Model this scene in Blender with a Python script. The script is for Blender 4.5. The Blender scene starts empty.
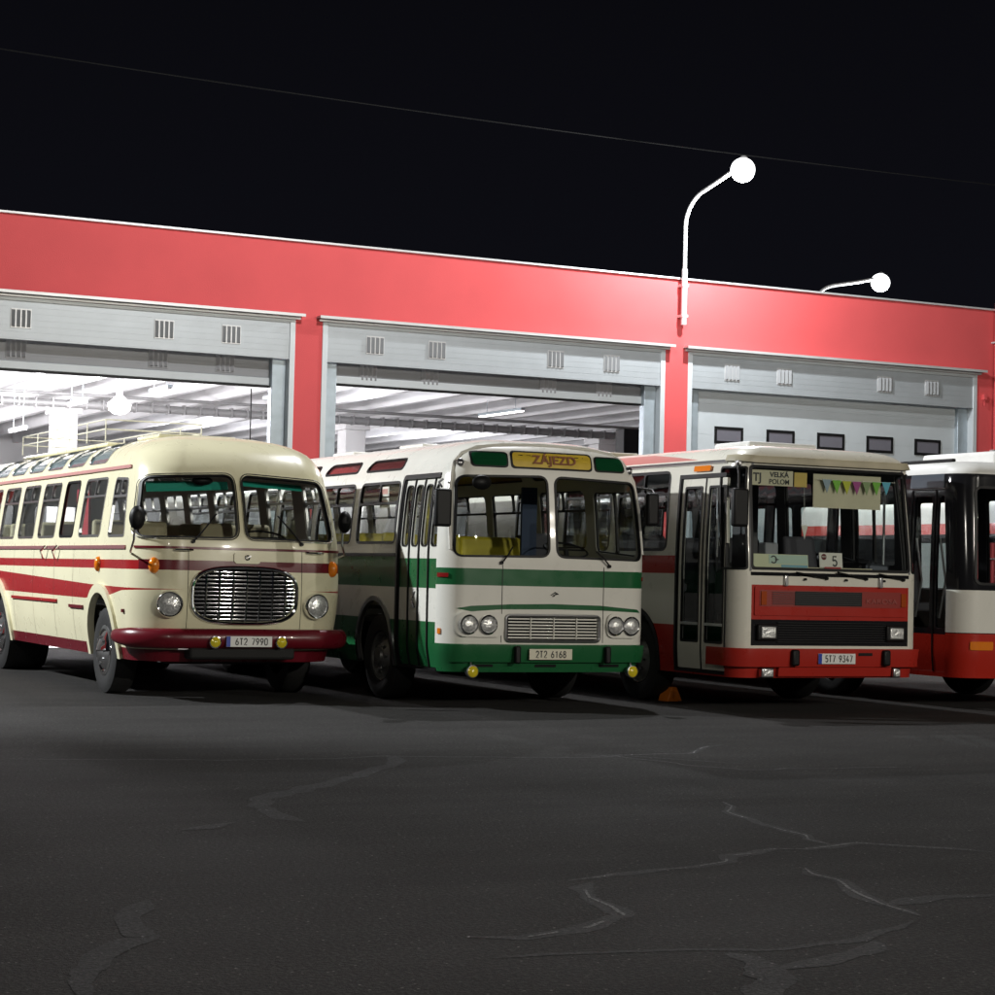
import bpy, math, random
import numpy as np
from mathutils import Vector, Matrix
from mathutils.geometry import delaunay_2d_cdt
random.seed(7); np.random.seed(7)
PI = math.pi
scn = bpy.context.scene
C = scn.collection

# ------------------------------------------------------------------ materials
MATS = {}
def mat(name, col, rough=.5, metal=0., var=.0, vscale=3., bump=0., bscale=40., coat=0., rvar=0., spec=.5):
    if name in MATS: return MATS[name]
    m = bpy.data.materials.new(name); m.use_nodes = True
    nt = m.node_tree; N = nt.nodes; b = N['Principled BSDF']
    b.inputs['Base Color'].default_value = (*col, 1)
    b.inputs['Roughness'].default_value = rough
    b.inputs['Metallic'].default_value = metal
    b.inputs['Coat Weight'].default_value = coat
    b.inputs['Coat Roughness'].default_value = .06
    b.inputs['Specular IOR Level'].default_value = spec
    tc = N.new('ShaderNodeTexCoord')
    if var:
        n = N.new('ShaderNodeTexNoise'); n.inputs['Scale'].default_value = vscale; n.inputs['Detail'].default_value = 6
        nt.links.new(tc.outputs['Object'], n.inputs['Vector'])
        r = N.new('ShaderNodeMapRange'); r.inputs['From Min'].default_value = .3; r.inputs['From Max'].default_value = .7
        r.inputs['To Min'].default_value = 1 - var; r.inputs['To Max'].default_value = 1 + var * .6
        nt.links.new(n.outputs['Fac'], r.inputs['Value'])
        mx = N.new('ShaderNodeMix'); mx.data_type = 'RGBA'; mx.blend_type = 'MULTIPLY'; mx.inputs[0].default_value = 1
        mx.inputs[6].default_value = (*col, 1); nt.links.new(r.outputs[0], mx.inputs[7])
        nt.links.new(mx.outputs[2], b.inputs['Base Color'])
    if rvar:
        n = N.new('ShaderNodeTexNoise'); n.inputs['Scale'].default_value = 5.; n.inputs['Detail'].default_value = 5
        nt.links.new(tc.outputs['Object'], n.inputs['Vector'])
        r = N.new('ShaderNodeMapRange'); r.inputs['From Min'].default_value = .3; r.inputs['From Max'].default_value = .7
        r.inputs['To Min'].default_value = max(.02, rough - rvar); r.inputs['To Max'].default_value = rough + rvar
        nt.links.new(n.outputs['Fac'], r.inputs['Value']); nt.links.new(r.outputs[0], b.inputs['Roughness'])
    if bump:
        n = N.new('ShaderNodeTexNoise'); n.inputs['Scale'].default_value = bscale; n.inputs['Detail'].default_value = 4
        nt.links.new(tc.outputs['Object'], n.inputs['Vector'])
        bp = N.new('ShaderNodeBump'); bp.inputs['Strength'].default_value = bump; bp.inputs['Distance'].default_value = .01
        nt.links.new(n.outputs['Fac'], bp.inputs['Height']); nt.links.new(bp.outputs[0], b.inputs['Normal'])
    MATS[name] = m; return m
def paint(name, col, rough=.3): return mat(name, col, rough, 0, .05, 1.3, 0, 9., .18, .05, spec=.35)
def emit(name, col, s):
    if name in MATS: return MATS[name]
    m = bpy.data.materials.new(name); m.use_nodes = True; b = m.node_tree.nodes['Principled BSDF']
    b.inputs['Base Color'].default_value = (.8, .8, .8, 1)
    b.inputs['Emission Color'].default_value = (*col, 1); b.inputs['Emission Strength'].default_value = s
    MATS[name] = m; return m
def glass(name, tint=(.93, .96, .95), refl=1.45):
    if name in MATS: return MATS[name]
    m = bpy.data.materials.new(name); m.use_nodes = True; nt = m.node_tree; N = nt.nodes; N.clear()
    o = N.new('ShaderNodeOutputMaterial'); mx = N.new('ShaderNodeMixShader'); t = N.new('ShaderNodeBsdfTransparent')
    g = N.new('ShaderNodeBsdfGlossy'); f = N.new('ShaderNodeFresnel'); ge = N.new('ShaderNodeNewGeometry'); mi = N.new('ShaderNodeMapRange'); mi.inputs['To Min'].default_value = refl; mi.inputs['To Max'].default_value = 1/refl; nt.links.new(ge.outputs['Backfacing'], mi.inputs['Value']); nt.links.new(mi.outputs[0], f.inputs['IOR'])
    t.inputs['Color'].default_value = (*tint, 1); g.inputs['Roughness'].default_value = .015; g.inputs['Color'].default_value = (.95, .97, 1, 1)
    nt.links.new(f.outputs[0], mx.inputs[0]); nt.links.new(t.outputs[0], mx.inputs[1]); nt.links.new(g.outputs[0], mx.inputs[2])
    nt.links.new(mx.outputs[0], o.inputs['Surface']); MATS[name] = m; return m

M_cream = paint('cream_paint', (.68, .645, .45)); M_maroon = paint('maroon_paint', (.12, .006, .013)); M_red1 = paint('red_paint', (.30, .009, .012))
M_white = paint('white_paint', (.70, .69, .63)); M_green = paint('green_paint', (.012, .105, .035)); M_greytrim = mat('grey_trim', (.45, .46, .47), .35, .6)
M_red3 = paint('bus_red_paint', (.37, .022, .014)); M_red4 = paint('deep_red_paint', (.42, .022, .012)); M_offwhite = paint('off_white_paint', (.66, .64, .56))
M_roofwhite = mat('roof_white', (.66, .66, .63), .5, 0, .12, 2.5, .05, 12)
M_black = mat('black_rubber', (.006, .006, .0065), .5, spec=.25); M_blackgloss = mat('black_gloss', (.012, .012, .014), .12)
M_dark = mat('dark_underbody', (.008, .008, .008), .8); M_tyre = mat('tyre_rubber', (.010, .010, .010), .8, bump=.4, bscale=30)
M_chrome = mat('chrome', (.85, .85, .86), .08, 1.); M_dullchrome = mat('dull_chrome', (.55, .55, .56), .28, 1.); M_steel = mat('wheel_steel', (.22, .22, .21), .4, .7, .2, 12)
M_amber = mat('amber_lens', (.75, .20, .01), .15, coat=1); M_yellow = mat('yellow_lens', (.62, .50, .02), .12, coat=1); M_lens = mat('headlamp_glass', (.74, .75, .74), .22, .55, .35, 40, 1., 34, 1.)
M_redlens = mat('red_lens', (.22, .01, .01), .2, coat=1); M_greenlens = mat('green_glass', (.006, .060, .022), .1, coat=1)
M_int_light = mat('interior_light', (.42, .41, .36), .6); M_int_dark = mat('interior_dark', (.035, .035, .038), .6); M_int_grey = mat('interior_grey', (.22, .23, .25), .6)
M_seat_cream = mat('seat_beige', (.36, .32, .20), .7); M_seat_maroon = mat('seat_maroon', (.12, .015, .02), .7); M_seat_yellow = mat('seat_yellow', (.50, .42, .02), .55)
M_seat_dark = mat('seat_dark', (.05, .05, .06), .8); M_curtain_y = mat('curtain_yellow', (.55, .47, .04), .8); M_curtain_b = mat('curtain_blue', (.018, .032, .065), .8); M_curtain_r = mat('curtain_red', (.32, .02, .03), .8)
M_teal = mat('teal_visor', (.02, .30, .22), .4)
G_clear = glass('bus_glass'); G_dark = glass('tinted_glass', (.62, .66, .68)); G_sky = mat('roof_glass', (.13, .19, .205), .12, 0, .1, 1., coat=1.)
M_plate = mat('plate_white', (.72, .72, .70), .35); M_plate_y = mat('plate_cream', (.66, .63, .50), .35); M_ink = mat('ink_black', (.01, .01, .01), .4); M_blue = mat('plate_blue', (.01, .04, .35), .4)

# ------------------------------------------------------------------ mesh helpers
def link(o, parent=None):
    C.objects.link(o)
    if parent is not None: o.parent = parent
    return o
def tag(o, label=None, cat=None, group=None, kind=None):
    if label: o['label'] = label
    if cat: o['category'] = cat
    if group: o['group'] = group
    if kind: o['kind'] = kind
    return o
def empty(name, label, cat, loc=(0, 0, 0), rz=0, group=None):
    o = bpy.data.objects.new(name, None); C.objects.link(o); o.location = loc; o.rotation_euler = (0, 0, rz)
    o.empty_display_size = .2
    return tag(o, label, cat, group)
class MB:
    def __init__(s): s.v = []; s.f = []; s.m = []; s.mi = 0
    def add(s, vs, fs):
        b = len(s.v); s.v += [tuple(map(float, p)) for p in vs]; s.f += [tuple(b + i for i in f) for f in fs]; s.m += [s.mi] * len(fs); return s
    def box(s, x0, x1, y0, y1, z0, z1):
        return s.add([(x0,y0,z0),(x1,y0,z0),(x1,y1,z0),(x0,y1,z0),(x0,y0,z1),(x1,y0,z1),(x1,y1,z1),(x0,y1,z1)],
                     [(0,3,2,1),(4,5,6,7),(0,1,5,4),(1,2,6,5),(2,3,7,6),(3,0,4,7)])
    def tube(s, pts, r, n=8, caps=True, r2=None, up=None, rads=None):
        pts = [Vector(p) for p in pts]; rings = []; b = len(s.v); N = len(pts)
        ref = Vector(up) if up else None
        for i, p in enumerate(pts):
            d = (pts[min(i+1, N-1)] - pts[max(i-1, 0)]).normalized()
            if ref is None: ref = Vector((0,0,1)) if abs(d.z) < .9 else Vector((1,0,0))
            a = d.cross(ref).normalized(); c = a.cross(d).normalized()
            k = rads[i] if rads else 1.
            if not up: ref = c
            for j in range(n):
                t = 2*PI*j/n; q = p + a*(r*k*math.cos(t)) + c*((r2 or r)*k*math.sin(t)); s.v.append(tuple(q))
        for i in range(N-1):
            for j in range(n):
                s.f.append((b+i*n+j, b+i*n+(j+1)%n, b+(i+1)*n+(j+1)%n, b+(i+1)*n+j)); s.m.append(s.mi)
        if caps:
            s.f.append(tuple(b+j for j in reversed(range(n)))); s.m.append(s.mi)
            s.f.append(tuple(b+(N-1)*n+j for j in range(n))); s.m.append(s.mi)
        return s
    def lathe(s, prof, c, ax, n=32, a0=0, a1=2*PI):
        # prof: (radius, along-axis) ; ax axis vector
        ax = Vector(ax).normalized(); u = Vector((0,0,1)) if abs(ax.z) < .9 else Vector((1,0,0)); a = ax.cross(u).normalized(); w = a.cross(ax); c = Vector(c)
        b = len(s.v); full = abs(a1-a0-2*PI) < 1e-6; K = n if full else n+1
        for (r, h) in prof:
            for j in range(K):
                t = a0+(a1-a0)*j/n; s.v.append(tuple(c + ax*h + a*(r*math.cos(t)) + w*(r*math.sin(t))))
        for i in range(len(prof)-1):
            for j in range(n):
                j2 = (j+1) % K; s.f.append((b+i*K+j, b+i*K+j2, b+(i+1)*K+j2, b+(i+1)*K+j)); s.m.append(s.mi)
        return s
    def build(s, name, mats, parent=None, smooth=False, bevel=0, loc=None, seg=2):
        me = bpy.data.meshes.new(name); me.from_pydata(s.v, [], s.f)
        if not isinstance(mats, (list, tuple)): mats = [mats]
        for m in mats: me.materials.append(m)
        me.polygons.foreach_set('material_index', s.m); me.update()
        o = bpy.data.objects.new(name, me); link(o, parent)
        if smooth:
            me.polygons.foreach_set('use_smooth', [True]*len(me.polygons)); me.set_sharp_from_angle(angle=math.radians(40))
        if bevel:
            md = o.modifiers.new('bevel', 'BEVEL'); md.width = bevel; md.segments = seg; md.limit_method = 'ANGLE'; md.harden_normals = False
            me.polygons.foreach_set('use_smooth', [True]*len(me.polygons))
            me.set_sharp_from_angle(angle=math.radians(30))
        if loc: o.location = loc
        return o
def text(body, size, material, parent, loc, rot=(PI/2, 0, 0), name='lettering', ext=.001, sx=1., align='CENTER', bold=0.):
    cu = bpy.data.curves.new(name, 'FONT'); cu.body = body; cu.size = size; cu.extrude = ext; cu.align_x = align; cu.align_y = 'CENTER'; cu.offset = bold
    t = bpy.data.objects.new(name, cu); C.objects.link(t)
    dg = bpy.context.evaluated_depsgraph_get(); me = bpy.data.meshes.new_from_object(t.evaluated_get(dg))
    C.objects.unlink(t); bpy.data.objects.remove(t)
    me.materials.clear(); me.materials.append(material)
    o = bpy.data.objects.new(name, me); link(o, parent); o.location = loc; o.rotation_euler = rot; o.scale = (sx, 1, 1)
    return o
def arc_(cx, cy, rx, ry, a0, a1, n=10): return [(cx+rx*math.cos(math.radians(a0+(a1-a0)*i/n)), cy+ry*math.sin(math.radians(a0+(a1-a0)*i/n))) for i in range(n+1)]
GLY = {'0': [arc_(.3, .7, .25, .27, 0, 180)+arc_(.3, .3, .25, .27, 180, 360)+[(.55, .7)]], '1': [[(.12, .78), (.34, .96), (.34, .04)]], '2': [arc_(.3, .70, .25, .26, 170, -20)+[(.08, .05), (.56, .05)]],
'3': [[(.08, .95), (.53, .95), (.27, .58)]+arc_(.28, .31, .25, .27, 90, -160)], '4': [[(.42, .04), (.42, .52)], [(.36, .96), (.06, .26), (.58, .26)]], '5': [[(.52, .95), (.12, .95), (.09, .52)]+arc_(.29, .32, .25, .28, 130, -150)],
'6': [[(.40, .96), (.09, .46)]+arc_(.3, .30, .245, .26, 150, -210)], '7': [[(.06, .95), (.55, .95), (.22, .04)]], '8': [arc_(.3, .74, .21, .21, -90, 270), arc_(.3, .29, .25, .25, 90, 450)],
'9': [[(.20, .04), (.51, .54)]+arc_(.3, .70, .245, .26, -30, 330)], 'T': [[(.04, .95), (.56, .95)], [(.3, .95), (.3, .04)]]}
def strokes(body, h, m, parent, loc, w=.6, sw=.12, gap=.78):
    b = MB(); n = len(body); tot = n*gap*w/.6; x = -tot*h/2; k = sw*h/2; zz = 0
    for ch in body:
        for pl in GLY.get(ch, []):
            P = [np.array((x+p[0]*h*w/.6, (p[1]-.5)*h)) for p in pl]; V = []
            for i, p in enumerate(P):
                d = P[min(i+1, len(P)-1)]-P[max(i-1, 0)]; d = d/(np.hypot(*d)+1e-9); nn = np.array((-d[1], d[0]))*k; V += [(p[0]+nn[0], -zz*1e-5, p[1]+nn[1]), (p[0]-nn[0], -zz*1e-5, p[1]-nn[1])]; zz += .3
            b.add(V, [(2*i, 2*i+2, 2*i+3, 2*i+1) for i in range(len(P)-1)])
        x += gap*w/.6*h*(1 if ch != ' ' else .8)
    o = b.build('lettering', m, parent); o.location = loc; return o
def cube_round(name, sx, sy, sz, m, parent, loc, bev, rot=(0,0,0)):
    o = MB().box(-sx/2, sx/2, -sy/2, sy/2, -sz/2, sz/2).build(name, m, parent, bevel=bev, seg=3); o.location = loc; o.rotation_euler = rot; return o

# ------------------------------------------------------------------ 2D polygon helpers
def rquad(q, r, n=5):
    out = []; N = len(q)
    for i in range(N):
        p = np.array(q[i], float); a = np.array(q[i-1], float) - p; b = np.array(q[(i+1) % N], float) - p
        la, lb = np.hypot(*a), np.hypot(*b); rr = min(r, la*.49, lb*.49)
        A = p + a/la*rr; B = p + b/lb*rr
        for k in range(n+1):
            t = k/n; out.append(tuple((1-t)**2*A + 2*t*(1-t)*p + t*t*B))
    return out
def oquad(q, d):
    q = np.array(q, float); N = len(q); c = q.mean(0); ln = []
    for i in range(N):
        a, b = q[i], q[(i+1) % N]; t = (b-a)/np.hypot(*(b-a)); n = np.array([-t[1], t[0]])
        if (c-a) @ n < 0: n = -n
        ln.append((a+n*d, t))
    out = []
    for i in range(N):
        (p, t), (s, u) = ln[i-1], ln[i]
        k = np.linalg.solve(np.array([t, -u]).T, s-p); out.append(tuple(p+t*k[0]))
    return out
def rect(x0, x1, z0, z1): return [(x0, z1), (x1, z1), (x1, z0), (x0, z0)]
def dens(poly, h=.05):
    out = []; N = len(poly)
    for i in range(N):
        a = np.array(poly[i], float); b = np.array(poly[(i+1) % N], float); k = max(1, int(math.ceil(np.hypot(*(b-a))/h)))
        for j in range(k): out.append(tuple(a+(b-a)*j/k))
    return out
def inside(P, poly):
    x, y = P[:, 0], P[:, 1]; q = np.array(poly); r = np.zeros(len(P), bool); N = len(q)
    for i in range(N):
        x1, y1 = q[i]; x2, y2 = q[(i+1) % N]
        if y1 == y2: continue
        c = ((y1 > y) != (y2 > y)) & (x < (x2-x1)*(y-y1)/(y2-y1)+x1); r ^= c
    return r
def near(P, poly, d):
    q = np.array(poly); r = np.zeros(len(P), bool)
    for i in range(len(q)):
        a = q[i]; b = q[(i+1) % len(q)]; ab = b-a; L = ab@ab
        if L < 1e-12: continue
        m = (P[:, 0] > min(a[0], b[0])-d) & (P[:, 0] < max(a[0], b[0])+d) & (P[:, 1] > min(a[1], b[1])-d) & (P[:, 1] < max(a[1], b[1])+d)
        if not m.any(): continue
        t = np.clip(((P[m]-a)@ab)/L, 0, 1); dd = np.hypot(*(P[m]-(a+t[:, None]*ab)).T)
        idx = np.where(m)[0]; r[idx[dd < d]] = True
    return r
def cdt(outer, holes=(), regions=(), grid=None):
    """outer polygons list, hole polygons, region polygons [(poly, idx)] -> verts (s,t), tris, material per tri"""
    V = []; E = []
    polys = list(outer)+list(holes)+[r[0] for r in regions]
    for p in polys:
        b = len(V); V += [tuple(q) for q in p]; E += [(b+i, b+(i+1) % len(p)) for i in range(len(p))]
    if grid is not None and len(grid):
        G = np.array(grid, float); k = np.zeros(len(G), bool)
        for p in outer: k |= inside(G, p)
        for p in holes: k &= ~inside(G, p)
        for p in polys: k &= ~near(G, p, .012)
        V += [tuple(g) for g in G[k]]
    vs, es, fs, *_ = delaunay_2d_cdt([Vector(v) for v in V], E, [], 0, 1e-5)
    vs = np.array([(v[0], v[1]) for v in vs]); fs = np.array([f for f in fs if len(f) == 3])
    c = vs[fs].mean(1); k = np.zeros(len(fs), bool)
    for p in outer: k |= inside(c, p)
    for p in holes: k &= ~inside(c, p)
    fs = fs[k]; c = c[k]; mi = np.zeros(len(fs), int)
    for p, i in regions: mi[inside(c, p)] = i
    a = vs[fs]; ar = (a[:,1,0]-a[:,0,0])*(a[:,2,1]-a[:,0,1])-(a[:,1,1]-a[:,0,1])*(a[:,2,0]-a[:,0,0])
    fs[ar < 0] = fs[ar < 0][:, ::-1]
    g = np.abs(ar) > 1e-9; return vs, fs[g], mi[g]

# ------------------------------------------------------------------ bus shell: a skin over (s = way round the body, t = way up it)
def pchip(x, y, q):
    x = np.array(x, float); y = np.array(y, float); h = np.diff(x); d = np.diff(y)/h; m = np.zeros_like(x)
    for i in range(1, len(x)-1):
        if d[i-1]*d[i] > 0: w1 = 2*h[i]+h[i-1]; w2 = h[i]+2*h[i-1]; m[i] = (w1+w2)/(w1/d[i-1]+w2/d[i])
    m[0] = d[0]; m[-1] = d[-1]; q = np.clip(q, x[0], x[-1]); i = np.clip(np.searchsorted(x, q)-1, 0, len(x)-2); t = (q-x[i])/h[i]
    return (2*t**3-3*t**2+1)*y[i]+(t**3-2*t**2+t)*h[i]*m[i]+(-2*t**3+3*t**2)*y[i+1]+(t**3-t**2)*h[i]*m[i+1]
class Shell:
    def __init__(S, root, W, L, prof, bow=.05, rx=.25, ry=.25, blend=3.5):
        S.root = root; S.hw = W/2; S.L = L; S.blend = blend
        T, Z, HX, DF = zip(*prof); S.T = T; S.tt = np.linspace(T[0], T[-1], 600)
        S.zz = pchip(T, Z, S.tt); S.hh = pchip(T, HX, S.tt); S.dd = pchip(T, DF, S.tt)
        P = []; hw = S.hw
        for x in np.linspace(0, hw-rx, 30): P.append((x, bow*(x/hw)**2))
        yb = P[-1][1]
        for a in np.linspace(0, PI/2, 24)[1:]: P.append((hw-rx+rx*math.sin(a), yb+ry*(1-math.cos(a))))
        S.nf = len(P)
        for y in np.linspace(yb+ry, L-.3, 60)[1:]: P.append((hw, y))
        S.ns = len(P)
        for a in np.linspace(0, PI/2, 14)[1:]: P.append((hw-.3+.3*math.cos(a), L-.3+.3*math.sin(a)))
        for x in np.linspace(hw-.3, 0, 10)[1:]: P.append((x, L))
        P = np.array(P); S.P = P; S.A = np.concatenate([[0], np.cumsum(np.hypot(*np.diff(P, axis=0).T))]); S.smax = S.A[-1]
        S.ycorner = yb+ry; S.holes = []; S.regions = []; S.mats = []; S.scorner = S.A[S.nf-1]
    def base(S, s, t):
        a = np.abs(s); x0 = np.interp(a, S.A, S.P[:, 0])*np.sign(s); y0 = np.interp(a, S.A, S.P[:, 1])
        z = np.interp(t, S.tt, S.zz); hx = np.interp(t, S.tt, S.hh); df = np.interp(t, S.tt, S.dd)
        w = S.wf(y0); wr = np.clip((y0-(S.L-2.2))/2.2, 0, 1)**2
        return np.stack([x0*hx/S.hw, y0+df*w-.6*df*wr, z], -1)
    def wf(S, y0): k = np.clip(1-y0/S.blend, 0, 1); return k*k*(3-2*k)
    def map(S, st, off=0.):
        st = np.array(st, float).reshape(-1, 2); s, t = st[:, 0], st[:, 1]; p = S.base(s, t)
        if isinstance(off, int): return p
        e = .004; du = S.base(s+e, t)-S.base(s-e, t); dv = S.base(s, np.minimum(t+e, S.T[-1]-1e-4))-S.base(s, np.minimum(t, S.T[-1]-e)-e)
        n = np.cross(du, dv); l = np.linalg.norm(n, axis=1); bad = l < 1e-9; n[bad] = (0, 0, 1); l[bad] = 1; n /= l[:, None]
        return p+n*off
    def t_of(S, z): return float(np.interp(z, S.zz, S.tt))
    def F(S, pts):      # front: (x, z) -> (s, t)
        out = []
        for x, z in pts:
            t = S.t_of(z); hx = np.interp(t, S.tt, S.hh); out.append((math.copysign(float(np.interp(min(abs(x)*S.hw/hx, S.hw-1e-4), S.P[:S.nf, 0], S.A[:S.nf])), x), t))
        return out
    def sy(S, y, t, side):
        df = float(np.interp(t, S.tt, S.dd)); Y0 = S.P[S.nf-1:S.ns, 1]; Y = Y0+df*S.wf(Y0); return side*float(np.interp(y, Y, S.A[S.nf-1:S.ns]))
    def SD(S, pts, side):  # side: (y, z) -> (s, t)
        return [(S.sy(y, S.t_of(z), side), S.t_of(z)) for y, z in pts]
    def ST(S, pts, side): return [(S.sy(y, t, side), t) for y, t in pts]
    def RR(S, pts): return [(S.smax-abs(x) if x > 0 else -(S.smax-abs(x)), S.t_of(z)) for x, z in pts]
    def SZ(S, pts): return [(s, S.t_of(z)) for s, z in pts]
    def patch(S, name, polys, mats, parent=None, holes=(), regions=(), off=.004, th=0., h=.12):
        polys = [dens(p) for p in polys]; holes = [dens(p) for p in holes]; regions = [(dens(p), i) for p, i in regions]
        a = np.concatenate([np.array(p) for p in polys]); lo = a.min(0); hi = a.max(0)
        gx = np.arange(lo[0]+h*.5, hi[0], h); gy = np.arange(lo[1]+h*.5, hi[1], h)
        g = np.array([(x, y) for x in gx for y in gy]).reshape(-1, 2)
        vs, fs, mi = cdt(polys, holes, regions, g)
        return S.mesh(name, vs, fs, mi, mats, parent, off, th)
    def mesh(S, name, vs, fs, mi, mats, parent, off, th, inner=None):
        A = S.map(vs, off+1e-7); n = len(vs); faces = [tuple(int(i) for i in f) for f in fs]; mm = [int(i) for i in mi]; V = A
        NN = S.map(vs, off+1.)-S.map(vs, off+1e-7); NN /= np.linalg.norm(NN, axis=1)[:, None]+1e-12; vn = NN
        if th:
            B = S.map(vs, off-th); cnt = {}
            for f in faces:
                for i in range(3):
                    e = (f[i], f[(i+1) % 3]); cnt[e] = cnt.get(e, 0)+1
            m0 = list(mm)
            inn = [tuple(i+n for i in reversed(f)) for f in faces]
            be = [e for e in cnt if (e[1], e[0]) not in cnt]; bv = sorted(set(i for e in be for i in e)); ix = {v: k for k, v in enumerate(bv)}; nb = len(bv)
            V = np.concatenate([A, B, A[bv], B[bv]]); vn = np.concatenate([NN, -NN, np.zeros((2*nb, 3))])
            rim = [(2*n+ix[b], 2*n+ix[a], 2*n+nb+ix[a], 2*n+nb+ix[b]) for a, b in be]
            faces = faces+inn+rim; mm = mm+([inner]*len(inn) if inner is not None else m0)+([0 if inner is None else inner]*len(rim))
        me = bpy.data.meshes.new(name); me.from_pydata([tuple(p) for p in V], [], faces)
        for m in (mats if isinstance(mats, (list, tuple)) else [mats]): me.materials.append(m)
        me.polygons.foreach_set('material_index', mm); me.polygons.foreach_set('use_smooth', [True]*len(faces)); me.update()
        me.normals_split_custom_set([tuple(vn[l.vertex_index]) for l in me.loops])
        o = bpy.data.objects.new(name, me); link(o, parent or S.root); return o
    def body(S, mats, inner=M_int_light, th=.035):
        g = [];
        ss = list(np.arange(-3.2, 3.21, .07)); ss += list(np.arange(3.35, S.smax-.6, .22))+[-a for a in np.arange(3.35, S.smax-.6, .22)]
        ss += list(np.arange(S.smax-.6, S.smax-1.25+1.2, .09))+[-a for a in np.arange(S.smax-.6, S.smax, .09)]
        t0, t1 = S.T[0], S.T[-1]
        for s in ss:
            if abs(s) >= S.smax-.01: continue
            for t in np.arange(t0+.05, t1-.02, .07): g.append((s, t+random.uniform(-1e-3, 1e-3)))
        outer = dens([(-S.smax, t0), (S.smax, t0), (S.smax, t1-.001), (-S.smax, t1-.001)], .07)
        vs, fs, mi = cdt([outer], [dens(h) for h in S.holes], [(dens(p), i) for p, i in S.regions], g)
        return S.mesh('body', vs, fs, mi, list(mats)+[inner], S.root, 1e-6, th, inner=len(mats))
    def window(S, quad, r, conv, fw=.035, fmat=M_black, gmat=G_clear, bars=None, name='window', off=.006, th=.03, n=5):
        """quad in local units; bars = list of pane quads; frame ring + glass child + hole in the body"""
        out = conv(dens(rquad(quad, r, n))); S.holes.append(conv(dens(rquad(oquad(quad, fw*.4), r*.9, n))))
        iq = oquad(quad, fw); panes = bars(iq) if bars else [iq]
        fr = S.patch(name, [out], fmat, holes=[conv(dens(rquad(p, r*.7 if len(panes) == 1 else min(r*.5, .04), n))) for p in panes], off=off, th=th)
        S.patch('pane', [conv(dens(rquad(oquad(quad, fw*.7), r*.8, n)))], gmat, parent=fr, off=-.012, h=.2)
        return fr
    def strip(S, name, conv, x0, x1, z0, z1, m, off=.008, th=.02, parent=None):
        return S.patch(name, [conv(dens(rect(x0, x1, z0, z1)))], m, off=off, th=th, parent=parent)
def slider(bar_z, frac=.5, w=.03):
    def f(q):   # q: TL TR BR BL ; lower pane + two upper panes
        (TL, TR, BR, BL) = [np.array(p) for p in q]
        def at(z, a, b): k = (z-b[1])/(a[1]-b[1]); return b+(a-b)*k
        l1, r1 = at(bar_z-w/2, TL, BL), at(bar_z-w/2, TR, BR); l2, r2 = at(bar_z+w/2, TL, BL), at(bar_z+w/2, TR, BR)
        mt = TL+(TR-TL)*frac; mb = l2+(r2-l2)*frac; e = np.array([.011, 0])*np.sign(TR[0]-TL[0])
        return [[l1, r1, BR, BL], [TL, mt-e, mb-e, l2], [mt+e, TR, r2, mb+e]]
    return f
def vsplit(frac, w=.03):
    def f(q):
        (TL, TR, BR, BL) = [np.array(p) for p in q]; e = np.array([w/2, 0])*np.sign(TR[0]-TL[0]); mt = TL+(TR-TL)*frac; mb = BL+(BR-BL)*frac
        return [[TL, mt-e, mb-e, BL], [mt+e, TR, BR, mb+e]]
    return f
def arch(yc, zc, r, zb, n=18, rz=None):
    rz = rz or r; p = [(yc-r, zb-.1)]
    for k in range(n+1):
        a = PI-PI*k/n; p.append((yc+r*math.cos(a), zc+rz*math.sin(a)))
    p.append((yc+r, zb-.1)); return p
def arch_ring(S, yc, zc, r, w, zb, side, m, name='wheel_arch', rz=None, off=.02, th=.05):
    rz = rz or r; n = 18; o = []; i = []
    for k in range(n+1):
        a = PI-PI*k/n; o.append((yc+(r+w)*math.cos(a), zc+(rz+w)*math.sin(a))); i.append((yc+(r-.004)*math.cos(a), zc+(rz-.004)*math.sin(a)))
    p = [(yc-r-w, zb)]+o+[(yc+r+w, zb), (yc+r-.004, zb)]+i[::-1]+[(yc-r+.004, zb)]
    return S.patch(name, [S.SD(dens(p), side)], m, off=off, th=th)
def wheel(root, x, y, r, w, side, style='plain', rim=M_steel, dual=False):
    """x: outer face of the tyre; side -1 outward = -x"""
    c = (x, y, r); ax = (side, 0, 0); k = w*(2.1 if dual else 1)
    p = [(r*.56, -k), (r*.93, -k), (r, -k+.05), (r, -.05), (r*.985, -.02), (r*.9, .0), (r*.75, .004), (r*.6, -.01), (r*.575, -.03), (r*.565, -.06)]
    t = MB().lathe(p, c, ax, 44).build('wheel', M_tyre, root, smooth=True)
    q = [(r*.575, -.04), (r*.56, -.02), (r*.53, -.03), (r*.50, -.09), (r*.40, -.075), (r*.30, -.02), (r*.22, .0), (r*.2, .03), (r*.12, .045), (.001, .05)]
    if style == 'cap': q = [(r*.60, -.03), (r*.585, -.005), (r*.50, .0), (r*.48, -.02), (r*.36, .02), (r*.33, .025), (r*.20, .055), (r*.10, .07), (.001, .072)]
    m = MB().lathe(q, c, ax, 40); 
    m.build('rim', rim, t, smooth=True)
    b = MB()
    for j in range(8):
        a = 2*PI*j/8; b.lathe([(.018, 0), (.018, .03), (.001, .032)], (x+side*(-.03 if style != 'cap' else .015), y+r*.3*math.cos(a), r+r*.3*math.sin(a)), ax, 8)
    b.build('wheel_nuts', M_dullchrome, t, smooth=True)
    return t
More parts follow.
